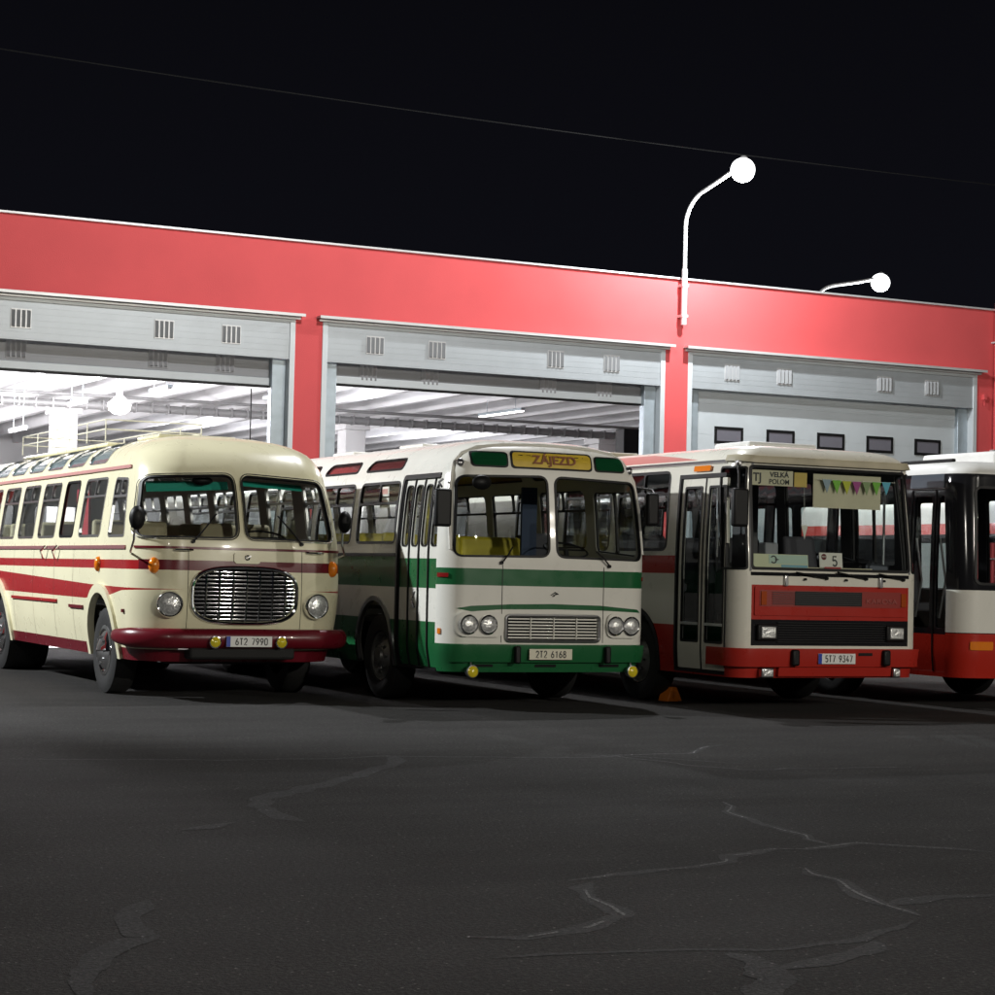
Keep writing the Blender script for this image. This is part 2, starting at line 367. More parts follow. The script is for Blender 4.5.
def seat_mesh(w, top, low):
    b = MB(); b.mi = 0; b.box(-w/2, w/2, .0, .44, .38, .50)
    b.mi = 1; b.add([(-w/2,.40,.45),(w/2,.40,.45),(w/2,.50,.45),(-w/2,.50,.45),(-w/2+.03,.50,1.08),(w/2-.03,.50,1.08),(w/2-.03,.58,1.08),(-w/2+.03,.58,1.08)],
                    [(0,3,2,1),(4,5,6,7),(0,1,5,4),(1,2,6,5),(2,3,7,6),(3,0,4,7)])
    me_o = b.build('seat', [low, top], None, bevel=.04, seg=3)
    me = me_o.data; C.objects.unlink(me_o); return me
def seats(root, me, rows, floor, xs, facing=1):
    for y in rows:
        for x in xs:
            o = bpy.data.objects.new('seat', me); link(o, root); o.location = (x, y, floor); 
            md = o.modifiers.new('bevel', 'BEVEL'); md.width = .04; md.segments = 3
            me.polygons.foreach_set('use_smooth', [True]*len(me.polygons))
def disc_lamp(name, root, S, x, z, r, lens, bezel=M_chrome, conv='F', depth=.05, side=0, y=None, off=.01):
    st = S.F([(x, z)]) if conv == 'F' else S.SD([(y, z)], side)
    c = S.map(st, off)[0]; n = S.map(st, off+1)[0]-c; n[2] *= .3; n /= np.linalg.norm(n)
    o = MB().lathe([(r*1.0, -.02), (r*1.16, -.02), (r*1.18, depth*.6), (r*1.08, depth), (r*.98, depth*.9), (r*.95, depth*.6)], c, n, 28).build(name, bezel, root, smooth=True)
    MB().lathe([(r*.97, depth*.5), (r*.8, depth*.8), (r*.4, depth*1.05), (.001, depth*1.15)], c, n, 28).build('lens', lens, o, smooth=True)
    return o
def plate(root, S, x, z, txt, w=.52, h=.115, eu=True, m=None, y=None, off=.02):
    c = S.map(S.F([(x, z)]), off)[0]; 
    if y is not None: c[1] = y
    o = MB().box(-w/2, w/2, -.004, .004, -h/2, h/2).build('licence_plate', m or M_plate, root, bevel=.002); o.location = tuple(c)
    if eu: MB().box(-w/2, -w/2+.045, -.0065, -.0045, -h/2+.002, h/2-.002).build('plate_band', M_blue, o)
    strokes(txt, h*.66, M_ink, o, (.035 if eu else .01, -.007, .0), w=.48, sw=.15, gap=.80)
    return o
def mirror(root, arm, c, sz, rot=0, oval=False, m=M_black):
    h = MB()
    if oval: h.lathe([(.001, -.05), (.5, -.045), (.95, -.02), (1, 0.), (.97, .02), (.001, .03)], (0, 0, 0), (0, 1, 0), 28)
    else: h.box(-.5, .5, -.05, .03, -.5, .5)
    o = h.build('mirror', m, root, smooth=oval, bevel=0 if oval else .03, seg=3); o.location = c
    if oval: o.scale = (sz[0]/2, 1, sz[1]/2)
    else:
        for v in o.data.vertices: v.co.x *= sz[0]; v.co.z *= sz[1]
    o.rotation_euler = (0, 0, rot)
    MB().tube(arm, .012, 8).build('mirror_arm', M_dullchrome if oval else M_black, root, smooth=True)
def wiper(root, S, p, q, m=M_black, blade=.5):
    a = S.map(S.F([p]), .03)[0]; b = S.map(S.F([q]), .035)[0]
    o = MB().tube([a, a+(b-a)*.5+np.array([0, -.02, 0]), b], .009, 6).tube([S.map(S.F([p]), .0)[0], a], .02, 8).build('wiper', m, root, smooth=True)
    d = (b-a)/np.linalg.norm(b-a); c = b
    return o
def grille_bars(S, root, x0, x1, z0, z1, n, m, r=.012, off=.02, ell=False, name='grille', verts=(), rv=.01):
    b = MB(); cx, cz = (x0+x1)/2, (z0+z1)/2
    for i in range(n):
        z = z0+(z1-z0)*(i+.5)/n
        if ell: k = max(.05, 1-abs((z-cz)/((z1-z0)/2))**3.2)**(1/3.2); hw = (x1-x0)/2*k
        else: hw = (x1-x0)/2
        xs = np.linspace(cx-hw, cx+hw, 14); b.tube([S.map(S.F([(x, z)]), off)[0] for x in xs], r*.55, 6, r2=r)
    for x in verts:
        if ell: k = max(.05, 1-abs((x-cx)/((x1-x0)/2))**3.2)**(1/3.2); hz = (z1-z0)/2*k
        else: hz = (z1-z0)/2
        b.tube([S.map(S.F([(x, z)]), off+.012)[0] for z in np.linspace(cz-hz, cz+hz, 8)], rv, 6)
    return b.build(name, m, root, smooth=True)
def super_poly(cx, cz, a, b, n=48, e=3.2):
    return [(cx+a*math.copysign(abs(math.cos(t))**(2/e), math.cos(t)), cz+b*math.copysign(abs(math.sin(t))**(2/e), math.sin(t))) for t in np.linspace(0, 2*PI, n, endpoint=False)]
def loop_tube(S, pts, r, off, m, root, name, **k):
    P = [S.map([p], off)[0] for p in pts]; P.append(P[0]); return MB().tube(P, r, 8, caps=False, **k).build(name, m, root, smooth=True)
def chassis(root, W, L, floor=.92, y0=.5, arches=()):
    b = MB().box(-.72, .72, y0, L-.4, .38, floor-.06).box(-W/2+.09, W/2-.09, .42, L-.25, floor-.05, floor)
    return b.build('chassis', M_dark, root)
def cockpit(root, x, y, z, m=M_int_dark, wx=.0, W=2.2, wr=.24):
    MB().box(-W/2, W/2, y-.05, y+.35, z-.5, z).build('dashboard', m, root, bevel=.05, seg=3)
    sw = MB().lathe([(wr, -.012), (wr+.014, 0), (wr, .012), (wr-.014, 0), (wr, -.012)], (0, 0, 0), (0, -.35, 1), 28)
    sw.tube([(-wr, 0, 0), (wr, 0, 0)], .012, 6).tube([(0, 0, 0), (0, -.12, -.35)], .03, 8)
    o = sw.build('steering_wheel', M_black, root, smooth=True); o.location = (x, y+.42, z+.12)

# ================================================================== bus 1: cream and maroon coach
def build_coach():
    R = empty('vintage_coach', 'cream vintage coach with maroon and red stripes, oval chrome grille and roof windows', 'bus', (7.34, 21.05, 0))
    prof = [(.42,.42,1.13,.12),(.8,.8,1.20,.03),(1.2,1.2,1.23,0),(1.65,1.65,1.22,.02),(2.1,2.1,1.17,.12),(2.48,2.48,1.11,.27),(2.55,2.55,1.095,.31),(2.78,2.755,.99,.52),(3.07,2.885,.74,.86),(3.4,2.945,.42,1.3),(3.82,2.965,0,1.9)]
    S = Shell(R, 2.46, 10.8, prof, bow=.12, rx=.5, ry=.5)
    sm = S.smax
    mats = [M_cream, M_maroon, M_red1]
    # paint regions
    S.regions.append(([(-sm-.1, .38), (sm+.1, .38), (sm+.1, .55), (-sm-.1, .55)], 1))
    S.regions.append((S.SZ([(-1.25, 1.52), (1.25, 1.52), (1.25, 1.41), (-1.25, 1.41)]), 1))
    for sd in (-1, 1):
        q = S.SD([(.25, 1.51), (10.9, 1.51), (10.9, 1.41), (.25, 1.41)], sd); q[0] = (sd*1.24, q[0][1]); q[3] = (sd*1.24, q[3][1]); S.regions.append((q, 2))
        sp = S.SD([(10.9, 1.415), (6.9, 1.415), (6.85, 1.34), (2.04, 1.225), (.9, 1.212), (.66, 1.210)], sd)+[(sd*.72, S.t_of(1.205))]+S.SD([(.66, 1.175), (1.1, 1.12), (2.2, 1.06), (6.15, 1.075), (10.9, 1.02)], sd)
        S.regions.append((sp, 2))
    # windscreen
    for q in ([(-1.08, 2.43), (-.125, 2.475), (-.115, 1.76), (-1.19, 1.755)], [(.95, 2.43), (-.045, 2.475), (-.030, 1.76), (1.05, 1.755)]):
        w = S.window(q, .12, S.F, .020, M_black, G_clear, name='windscreen', n=7, off=.008)
        rg = dens(rquad(oquad(q, -.012), .13, 7)); loop_tube(S, S.F(rg), .006, .012, M_chrome, w, 'chrome_bead')
    # side windows
    xs = [(1.68, 2.64, 1), (2.90, 3.57, 0)]+[(3.79+1.09*i, 4.67+1.09*i, 1) for i in range(6)]
    for sd in (-1, 1):
        c = lambda q, sd=sd: S.SD(q, sd)
        S.window([(.84, 2.42), (1.36, 2.44), (1.34, 1.76), (.66, 1.76)], .07, c, .028, M_dullchrome, G_clear, bars=slider(2.22, .45))
        for a, b, k in xs:
            w = S.window([(a, 2.455), (b, 2.455), (b, 1.765), (a, 1.765)], .09, c, .028, M_dullchrome if k else M_black, G_clear, bars=slider(2.24, .5, .026) if k else None)
        # roof quarter lights
        for i in range(6):
            a = 1.96+1.02*i; b = a+.86
            cc = lambda q, sd=sd: S.ST(q, sd)
            S.window([(a+.10, 3.10), (b+.04, 3.10), (b, 2.625), (a, 2.625)], .13, cc, .016, M_dullchrome, G_sky, name='roof_window', th=.012)
        # trims
        S.patch('gutter', [S.SD(dens(rect(.75, 10.6, 2.525, 2.56)), sd)], M_seat_maroon if sd > 0 else mat('gutter_pink', (.42, .20, .19), .4), off=.022, th=.03)
        S.patch('belt_trim', [S.SD(dens(rect(.35, 10.6, 1.628, 1.668)), sd)], mat('trim_pink', (.38, .16, .17), .25, .5), off=.018, th=.03)
        for a, b, z in ((2.28, 2.9, .955), (.32, .62, .955), (3.5, 5.9, 1.0)):
            S.patch('side_moulding', [S.SD(dens(rect(a, b, z-.018, z+.018)), sd)], M_maroon if z < .99 else M_red1, off=.022, th=.03)
        for (yc, r) in ((1.52, .56), (6.78, .60)):
            S.holes.append(S.SD(dens(arch(yc, .56, r, .42, rz=.58)), sd)); arch_ring(S, yc, .56, r, .10, .40, sd, M_cream, rz=.58, off=.035, th=.08)
    S.patch('belt_trim', [S.F(dens([(-1.18, 1.665), (1.18, 1.665), (1.18, 1.64), (-1.18, 1.64)]))], M_maroon, off=.012, th=.02)
    for a, b in ((.15, 1.02), (-1.02, -.15)): S.window([(a, 2.38), (b, 2.38), (b, 1.8), (a, 1.8)], .1, S.RR, .03, name='rear_window')
    # grille
    po = super_poly(-.03, 1.145, .60, .305); S.holes.append(S.F(super_poly(-.03, 1.145, .575, .285)))
    S.patch('grille_well', [S.F(super_poly(-.03, 1.145, .60, .31))], M_blackgloss, off=-.08, h=.3)
    g = grille_bars(S, R, -.605, .545, .87, 1.42, 13, M_chrome, r=.0105, ell=True, verts=np.linspace(-.48, .42, 7), rv=.012)
    loop_tube(S, S.F(po), .02, .012, M_chrome, g, 'grille_rim')
    B = S.body(mats)
    for x in (-.86, .80): disc_lamp('headlight', R, S, x, 1.045, .125, M_lens, depth=.06)
    # bumper: round bar wrapping the nose
    ss = np.concatenate([[-1.66], np.linspace(-1.6, 1.6, 50), [1.66]]); P = [S.map([(s, .70)], .10)[0] for s in ss]; rd = [.25]+[min(1, .62+.38*min(1, (1.6-abs(s))/.35)) for s in ss[1:-1]]+[.25]
    bm = MB().tube(P, .075, 16, up=(0, 0, 1), r2=.108, rads=rd).build('bumper', M_maroon, R, smooth=True)
    for x in (-.39, .34):
        c = S.map(S.F([(x, .69)]), .20)[0]; f = MB().lathe([(.03, .12), (.055, .1), (.066, .02), (.067, -.01), (.056, -.012)], c, (0, 1, 0), 24).build('fog_lamp', M_chrome, R, smooth=True)
        MB().lathe([(.060, -.008), (.04, -.022), (.001, -.026)], c, (0, 1, 0), 24).build('lens', M_yellow, f, smooth=True)
    plate(R, S, -.02, .695, '6T2 7990', off=.195)
    S.patch('valance_trim', [S.F(dens([(-1.14, .60), (-.4, .60), (-.4, .57), (-1.14, .565)])), S.F(dens([(.5, .60), (1.13, .60), (1.13, .565), (.5, .57)]))], M_cream, off=.03, th=.05)
    MB().box(-.66, .54, -.06, .3, .455, .585).build('tow_beam', M_dark, R, bevel=.03)
    MB().box(-.78, -.62, .0, .05, .55, .585).build('step_pad', M_dullchrome, R, bevel=.01)
    for x in (-.67, .63): S.patch('panel_seam', [S.F(dens(rect(x-.003, x+.003, .62, 1.64)))], M_dark, off=.002)
    for y in (2.77, 3.68, 4.77, 5.86, 8.05):
        for sd in (-1, 1): S.patch('panel_seam', [S.SD(dens(rect(y-.003, y+.003, .56, 1.70)), sd)], mat('seam', (.08, .06, .04), .6), off=.0015)
    # emblem
    em = S.patch('emblem', [S.F(rquad(rect(-.17, .13, 1.495, 1.615), .04))], M_cream, off=.016, th=.02)
    c = S.map(S.F([(-.02, 1.56)]), .03)[0]
    MB().lathe([(.022, 0), (.03, .004), (.022, .008), (.016, .004), (.022, 0)], c, (0, 1, 0), 20).add([c+np.array(p) for p in ((-.035, -.004, -.02), (.03, -.004, .028), (.045, -.004, .012), (-.01, -.004, -.006))], [(0, 1, 2, 3)]).build('badge', M_dullchrome, em)
    for x in (-.72, .78):
        c = S.map(S.F([(x, 1.63)]), .02)[0]; MB().tube([c+np.array((-.1, 0, 0)), c+np.array((-.03, -.03, 0)), c+np.array((.03, -.03, .0)), c+np.array((.1, .01, 0))], .013, 8).build('handle', M_chrome, R, smooth=True)
    for x, s in ((-1.02, -1), (1.02, 1)):
        c = S.map(S.F([(x, 1.455)]), .01)[0]; n = S.map(S.F([(x, 1.455)]), 1.)[0]-c
        MB().lathe([(.06, -.01), (.058, .02), (.045, .045), (.02, .06), (.001, .063)], (0, 0, 0), n, 20).build('indicator', M_amber, R, smooth=True, loc=tuple(c)).scale = (1, 1, 1.5)
    for sd in (-1,):
        c = S.map(S.SD([(1.62, 1.455)], sd), .01)[0]; MB().lathe([(.055, -.01), (.05, .02), (.03, .04), (.001, .045)], (0, 0, 0), (sd, 0, 0), 16).build('indicator', M_amber, R, smooth=True, loc=tuple(c)).scale = (1, 1, 1.6)
        for y in (3.5, 4.1):
            c = S.map(S.SD([(y, 1.6)], sd), .03)[0]; MB().tube([c+np.array((0, -.06, .07)), c+np.array((-.05, 0, 0)), c+np.array((0, .05, -.1))], .014, 8).build('handle', M_chrome, R, smooth=True)
    for i, x in enumerate((-.62, .62)): wiper(R, S, (x, 1.72), (x+(.26 if i == 0 else -.28), 2.02))
    mirror(R, [(-1.2, .42, 1.58), (-1.27, .2, 1.6), (-1.3, -.02, 1.72), (-1.3, -.04, 1.95)], (-1.28, -.05, 1.955), (.17, .26), oval=True)
    mirror(R, [(1.18, .4, 1.58), (1.2, .2, 1.62), (1.10, .04, 1.72), (1.10, .02, 1.95)], (1.11, .0, 1.985), (.15, .25), oval=True)
    # wheels
    for sd in (-1, 1):
        wheel(R, sd*1.17, 1.52, .485, .27, sd, 'cap', M_chrome if sd < 0 else M_steel); wheel(R, sd*1.17, 6.78, .485, .27, sd, 'cap', M_chrome, dual=True)
    chassis(R, 2.46, 10.8)
    me = seat_mesh(.92, M_seat_cream, M_seat_maroon); seats(R, me, [1.9+.85*i for i in range(9)], .92, (-.66, .66)) if False else None
    me = seat_mesh(.46, M_seat_cream, M_seat_maroon); seats(R, me, [1.9+.85*i for i in range(9)], .90, (-.90, -.40, .42, .90))
    cockpit(R, .55, .62, 1.68, M_maroon, W=1.9)
    MB().add([(-1.0, .60, 2.26), (-.12, .42, 2.31), (-.12, .46, 2.40), (-1.0, .64, 2.38)], [(0, 1, 2, 3)]).build('sun_visor', M_teal, R)
    MB().add([(.0, .42, 2.36), (.8, .55, 2.33), (.8, .6, 2.40), (.0, .46, 2.42)], [(0, 1, 2, 3)]).build('sun_visor', M_teal, R)
    o = MB().lathe([(.001, -.02), (.9, -.018), (1, 0), (.9, .018), (.001, .02)], (0, 0, 0), (0, 1, 0), 20).build('inner_mirror', M_black, R, smooth=True); o.location = (-.42, .42, 2.40); o.scale = (.12, 1, .05)
    MB().box(-1.02, -.99, 2.93, 3.5, 1.5, 2.5).build('curtain', M_curtain_r, R)
    # roof hatch + rack
    cube_round('roof_hatch', .95, .9, .05, M_cream, R, (0, 2.4, 2.975), .02)
    cube_round('roof_pod', 1.0, 4.6, .05, M_cream, R, (0, 6.4, 2.975), .02)
    rk = MB(); zb, zt, zm = 3.0, 3.26, 3.14; y0, y1 = 3.75, 8.2
    for x in (-.62, .62):
        for z in (zm, zt): rk.tube([(x, y0, z), (x, y1, z)], .009, 6)
        for y in np.linspace(y0, y1, 6): rk.tube([(x, y, zb), (x, y, zt)], .008, 6)
    for y in (y0, y1):
        for z in (zm, zt): rk.tube([(-.62, y, z), (.62, y, z)], .009, 6)
    rk.build('roof_rack', mat('rack_ivory', (.72, .70, .58), .4), R, smooth=True)
    return R

# ================================================================== bus 2: green and white
def build_green():
    R = empty('city_bus', 'green and white vintage bus with yellow destination panel and twin round headlights', 'bus', (10.23, 19.42, 0))
    prof = [(.40,.40,1.20,.05),(.7,.7,1.245,.0),(1.6,1.6,1.25,0),(2.1,2.1,1.22,.045),(2.5,2.5,1.165,.10),(2.63,2.62,1.11,.12),(2.80,2.755,1.0,.16),(2.99,2.86,.84,.30),(3.28,2.925,.55,.6),(3.84,2.95,0,1.1)]
    S = Shell(R, 2.5, 10.95, prof, bow=.07, rx=.26, ry=.26); sm = S.smax
    mats = [M_white, M_green, mat('shaded_grey_paint', (.60, .56, .55), .3, coat=.4)]
    cs = S.scorner+.02
    for sd in (-1, 1):
        S.regions.append((S.SZ([(sd*cs, 1.62), (sd*(sm+.1), 1.62), (sd*(sm+.1), 1.28), (sd*cs, 1.28)]), 1))
        S.regions.append((S.SZ([(sd*cs, .92), (sd*(sm+.1), .92), (sd*(sm+.1), .3), (sd*cs, .3)]), 1))
    S.regions.append((S.SZ([(-cs, 1.505), (cs, 1.505), (cs, 1.325), (-cs, 1.325)]), 1))
    S.regions.append((S.SZ([(-cs, .70), (cs, .70), (cs, .3), (-cs, .3)]), 1))
    sw = [(-1.12, 1.075), (-.95, 1.105), (-.5, 1.128), (0, 1.138), (.6, 1.128), (1.1, 1.09), (1.15, 1.055), (.6, 1.075), (0, 1.08), (-.6, 1.072), (-.95, 1.045)]
    S.regions.append((S.F(sw), 1))
    for sd in (-1, 1):
        f = lambda q: S.F([(x*sd, z) for x, z in q])
        S.window([(-1.10, 2.50), (-.035, 2.53), (-.035, 1.635), (-1.16, 1.62)], .12, f, .024, M_black, G_clear, name='windscreen', n=7, off=.008)
        c = lambda q, sd=sd: S.SD(q, sd)
        n0 = 0
        for i in range(7):
            a = 1.44+1.33*i; b = a+1.17
            if sd == -1 and i == 6: continue
            S.window([(a, 2.47), (b, 2.47), (b, 1.76), (a, 1.76)], .11, c, .032, M_black, G_clear, bars=slider(2.22, .5, .028))
            cc = lambda q, sd=sd: S.ST(q, sd)
            ck = MB()
            w = S.window([(a+.18, 2.78), (b, 2.78), (b+.05, 2.60), (a+.1, 2.60)], .09, cc, .028, M_black, mat('red_roof_glass', (.13, .035, .035), .15, coat=1), name='roof_window')
        S.strip('belt_trim', c, .3 if sd > 0 else 1.4, 10.6, 1.62, 1.655, M_black, off=.012)
        S.holes.append(c(dens(arch(1.97, .56, .50, .38, rz=.56)))); arch_ring(S, 1.97, .56, .50, .05, .40, sd, M_dullchrome, rz=.56, off=.02)
        S.holes.append(c(dens(arch(7.3, .56, .55, .38, rz=.56)))); arch_ring(S, 7.3, .56, .55, .05, .40, sd, M_dullchrome, rz=.56, off=.02)
        wheel(R, sd*1.18, 1.97, .485, .27, sd, 'plain', M_steel); wheel(R, sd*1.18, 7.3, .485, .27, sd, 'plain', M_steel, dual=True)
    # driver side window
    S.window([(.30, 2.42), (1.25, 2.44), (1.25, 1.72), (.30, 1.66)], .1, lambda q: S.SD(q, 1), .03, M_black, G_clear, bars=vsplit(.5))
    # door, image-left side
    cL = lambda q: S.SD(q, -1)
    S.holes.append(cL(dens(rquad(rect(.25, 1.36, .40, 2.50), .05))))
    S.patch('door_frame', [cL(dens(rquad(rect(.23, 1.385, .39, 2.525), .06)))], M_black, holes=[cL(dens(rquad(rect(.27, 1.34, .42, 2.475), .04)))], off=.012, th=.05)
    for i in range(4):
        a = .285+.2625*i; b = a+.245
        pane = rquad(rect(a+.045, b-.045, 1.74, 2.40), .06)
        d = S.patch('door', [cL(dens(rect(a, b, .43, 2.465)))], [M_white, M_green, M_black], holes=[cL(dens(pane))], regions=[(cL(rect(a-.1, b+.1, 1.28, 1.60)), 1), (cL(rect(a-.1, b+.1, .3, .92)), 1)], off=-.015, th=.03)
        S.patch('pane', [cL(dens(rquad(rect(a+.035, b-.035, 1.73, 2.41), .06)))], G_clear, parent=d, off=-.03)
        S.patch('window_seal', [cL(dens(rquad(rect(a+.033, b-.033, 1.728, 2.412), .06)))], M_black, parent=d, holes=[cL(dens(rquad(rect(a+.047, b-.047, 1.742, 2.398), .06)))], off=-.008, th=.02)
        S.patch('rubber_edge', [cL(dens(rect(b-.002, b+.02, .43, 2.465)))], M_black, parent=d, off=-.0, th=.03)
    c = S.map(cL([(.82, 1.15)]), .02)[0]; MB().tube([c+np.array((0, 0, -.09)), c+np.array((-.03, 0, 0)), c+np.array((0, 0, .09))], .015, 8).build('door_handle', M_chrome, R, smooth=True)
    S.window([(-1.0, 2.42), (1.0, 2.42), (1.0, 1.75), (-1.0, 1.75)], .1, S.RR, .03, name='rear_window') if False else [S.window([(a, 2.42), (b, 2.42), (b, 1.75), (a, 1.75)], .1, S.RR, .03, name='rear_window') for a, b in ((.08, 1.0), (-1.0, -.08))]
    S.holes.append(S.F(rquad(rect(-.53, .57, .745, 1.0), .04)))
    B = S.body(mats, inner=M_int_light)
    # roof front panels
    for (a, b, n) in ((-.93, -.50, 'marker_panel'), (.56, .96, 'marker_panel')):
        p = S.patch(n, [S.F(dens(rquad(rect(a, b, 2.595, 2.765), .05)))], M_black, off=.008, th=.02)
        S.patch('green_glass', [S.F(dens(rquad(rect(a+.018, b-.018, 2.612, 2.748), .045)))], M_greenlens, parent=p, off=.012)
    p = S.patch('destination_box', [S.F(dens(rquad(rect(-.47, .53, 2.592, 2.785), .05)))], M_black, off=.008, th=.02)
    S.patch('destination_blind', [S.F(dens(rquad(rect(-.45, .51, 2.612, 2.765), .045)))], mat('blind_yellow', (.60, .42, .04), .35, var=.15, vscale=6), parent=p, off=.012)
    c = S.map(S.F([(.05, 2.69)]), .02)[0]; text('ZÁJEZD', .135, mat('blind_ink', (.22, .07, .02), .5), p, tuple(c), rot=(PI/2-.28, 0, 0), sx=1.15, bold=.003)
    # roof rim lip around the front face
    rim = [(-1.17, 1.7), (-1.165, 2.2), (-1.12, 2.5), (-1.07, 2.64), (-.98, 2.74), (-.82, 2.81), (-.5, 2.85), (0, 2.865), (.5, 2.85), (.82, 2.81), (.98, 2.74), (1.07, 2.64), (1.12, 2.5), (1.165, 2.2), (1.17, 1.7)]
    P = [S.map(S.F([q]), .008)[0] for q in rim]; MB().tube(P, .018, 8).build('front_lip', M_white, R, smooth=True)
    for x in (-1.03, 1.06): 
        c = S.map(S.F([(x, 2.63)]), .005)[0]; MB().lathe([(.045, 0), (.045, .02), (.03, .035), (.001, .04)], c, (0, -1, .2), 16).build('marker_lamp', M_dullchrome, R, smooth=True)
    # headlights
    for (a, b, h) in ((-1.11, -.58, (-.985, -.765)), (.68, 1.13, (.78, .985))):
        p = S.patch('headlight_panel', [S.F(dens(rquad(rect(a, b, .775, 1.045), .1)))], M_white, off=.03, th=.05)
        for x in h:
            c = S.map(S.F([(x, .908)]), .03)[0]; n = np.array((0, -1, 0))
            o = MB().lathe([(.085, -.01), (.104, .0), (.106, .025), (.096, .035), (.088, .03), (.085, .01)], c, n, 28).build('headlight', M_chrome, R, smooth=True)
            MB().lathe([(.088, .012), (.07, .03), (.03, .04), (.001, .042)], c, n, 28).build('lens', M_lens, o, smooth=True)
    # grille
    S.patch('grille_well', [S.F(dens(rquad(rect(-.55, .59, .73, 1.015), .04)))], M_blackgloss, off=-.05, h=.3)
    g = grille_bars(S, R, -.52, .56, .755, .99, 7, M_white, r=.0085, off=.0, verts=[-.26, .02, .3], rv=.008)
    loop_tube(S, S.F(dens(rquad(rect(-.55, .59, .735, 1.01), .05))), .018, .01, M_dullchrome, g, 'grille_rim')
    for x in (-.6, .64): S.patch('panel_seam', [S.F(dens(rect(x-.004, x+.004, .72, 1.55)))], M_black, off=.003)
    # bumper
    S.patch('bumper', [S.F(dens([(-1.15, .695), (1.17, .695), (1.17, .52), (-1.15, .52)]))+[]], M_green, off=.05, th=.08)
    for x in (-.44, .66): 
        c = S.map(S.F([(x, .605)]), .09)[0]; cube_round('bumper_guard', .07, .06, .19, M_black, R, tuple(c), .02)
    plate(R, S, -.04, .61, '2T2 6168', w=.52, eu=False, m=M_plate_y, off=.08)
    for x in (-.93, 1.0):
        c = S.map(S.F([(x, .43)]), .10)[0]; f = MB().lathe([(.03, .1), (.055, .08), (.068, .02), (.068, -.005), (.06, -.008)], c, (0, 1, 0), 20).tube([c+np.array((0, .05, .05)), c+np.array((0, .05, .13))], .01, 6).build('fog_lamp', M_dullchrome, R, smooth=True)
        MB().lathe([(.062, -.005), (.04, -.02), (.001, -.024)], c, (0, 1, 0), 20).build('lens', M_yellow, f, smooth=True)
    for x in (-.8, -.05, .75): S.patch('vent_slot', [S.F(dens(rquad(rect(x-.13, x+.13, .455, .485), .01)))], M_black, off=.004)
    # emblem: winged arrow in a lozenge ring
    c = S.map(S.F([(.03, 1.235)]), .012)[0]; em = MB()
    d = .05; pp = [(-d, 0, 0), (0, 0, d*.62), (d, 0, 0), (0, 0, -d*.62), (-d, 0, 0)]; em.tube([c+np.array(q) for q in pp], .006, 6)
    em.tube([c+np.array((-.025, -.004, -.015)), c+np.array((0, -.006, .01)), c+np.array((.03, -.004, .012))], .008, 6).build('emblem', M_dullchrome, R)
    for x in (-1.13,): S.patch('side_reflector', [S.SZ(dens(rect(-1.36, -1.21, 1.405, 1.45)))], M_redlens, off=.012, th=.02)
    S.patch('side_reflector', [S.SZ(dens(rect(-1.34, -1.30, .80, .86)))], M_amber, off=.012, th=.02)
    S.patch('side_reflector', [S.SZ(dens(rect(1.22, 1.34, 1.405, 1.45)))], M_redlens, off=.012, th=.02)
    wiper(R, S, (-.62, 1.57), (-.5, 1.74)); wiper(R, S, (.7, 1.56), (.52, 1.72))
    mirror(R, [(-1.2, .3, 2.45), (-1.38, .0, 2.40), (-1.40, -.12, 2.35)], (-1.40, -.14, 2.13), (.19, .40))
    mirror(R, [(1.2, .3, 2.45), (1.22, .0, 2.42), (1.2, -.1, 2.36)], (1.16, -.1, 2.2), (.15, .36))
    # hand rail of chrome at windscreen corner
    chassis(R, 2.5, 10.95)
    me = seat_mesh(.9, M_seat_yellow, M_seat_yellow); seats(R, me, [2.4+.85*i for i in range(9)], .82, (-.66, .66)); me2 = seat_mesh(.5, M_seat_yellow, M_seat_yellow)
    seats(R, me2, [1.7], .82, (-.85, -.30)); me3 = seat_mesh(.5, M_seat_dark, M_seat_dark); seats(R, me3, [.9], .85, (.55,))
    cockpit(R, .6, .42, 1.62, M_int_dark, W=2.1, wr=.25)
    MB().box(.27, .46, 1.3, 1.34, 1.1, 2.45).build('curtain', M_curtain_b, R)
    MB().tube([(-.72, 1.7, .95), (-.72, 1.7, 2.85)], .05, 10).build('curtain', M_curtain_y, R, smooth=True)
    o = MB().lathe([(.001, -.02), (.9, -.018), (1, 0), (.9, .018), (.001, .02)], (0, 0, 0), (0, 1, 0), 20).build('inner_mirror', M_black, R, smooth=True); o.location = (-.88, .0, 2.42); o.scale = (.115, 1, .08)
    for y in (3.0, 5.2, 7.4): cube_round('roof_vent', .8, .7, .05, M_white, R, (0, y, 2.96), .02)
    return R

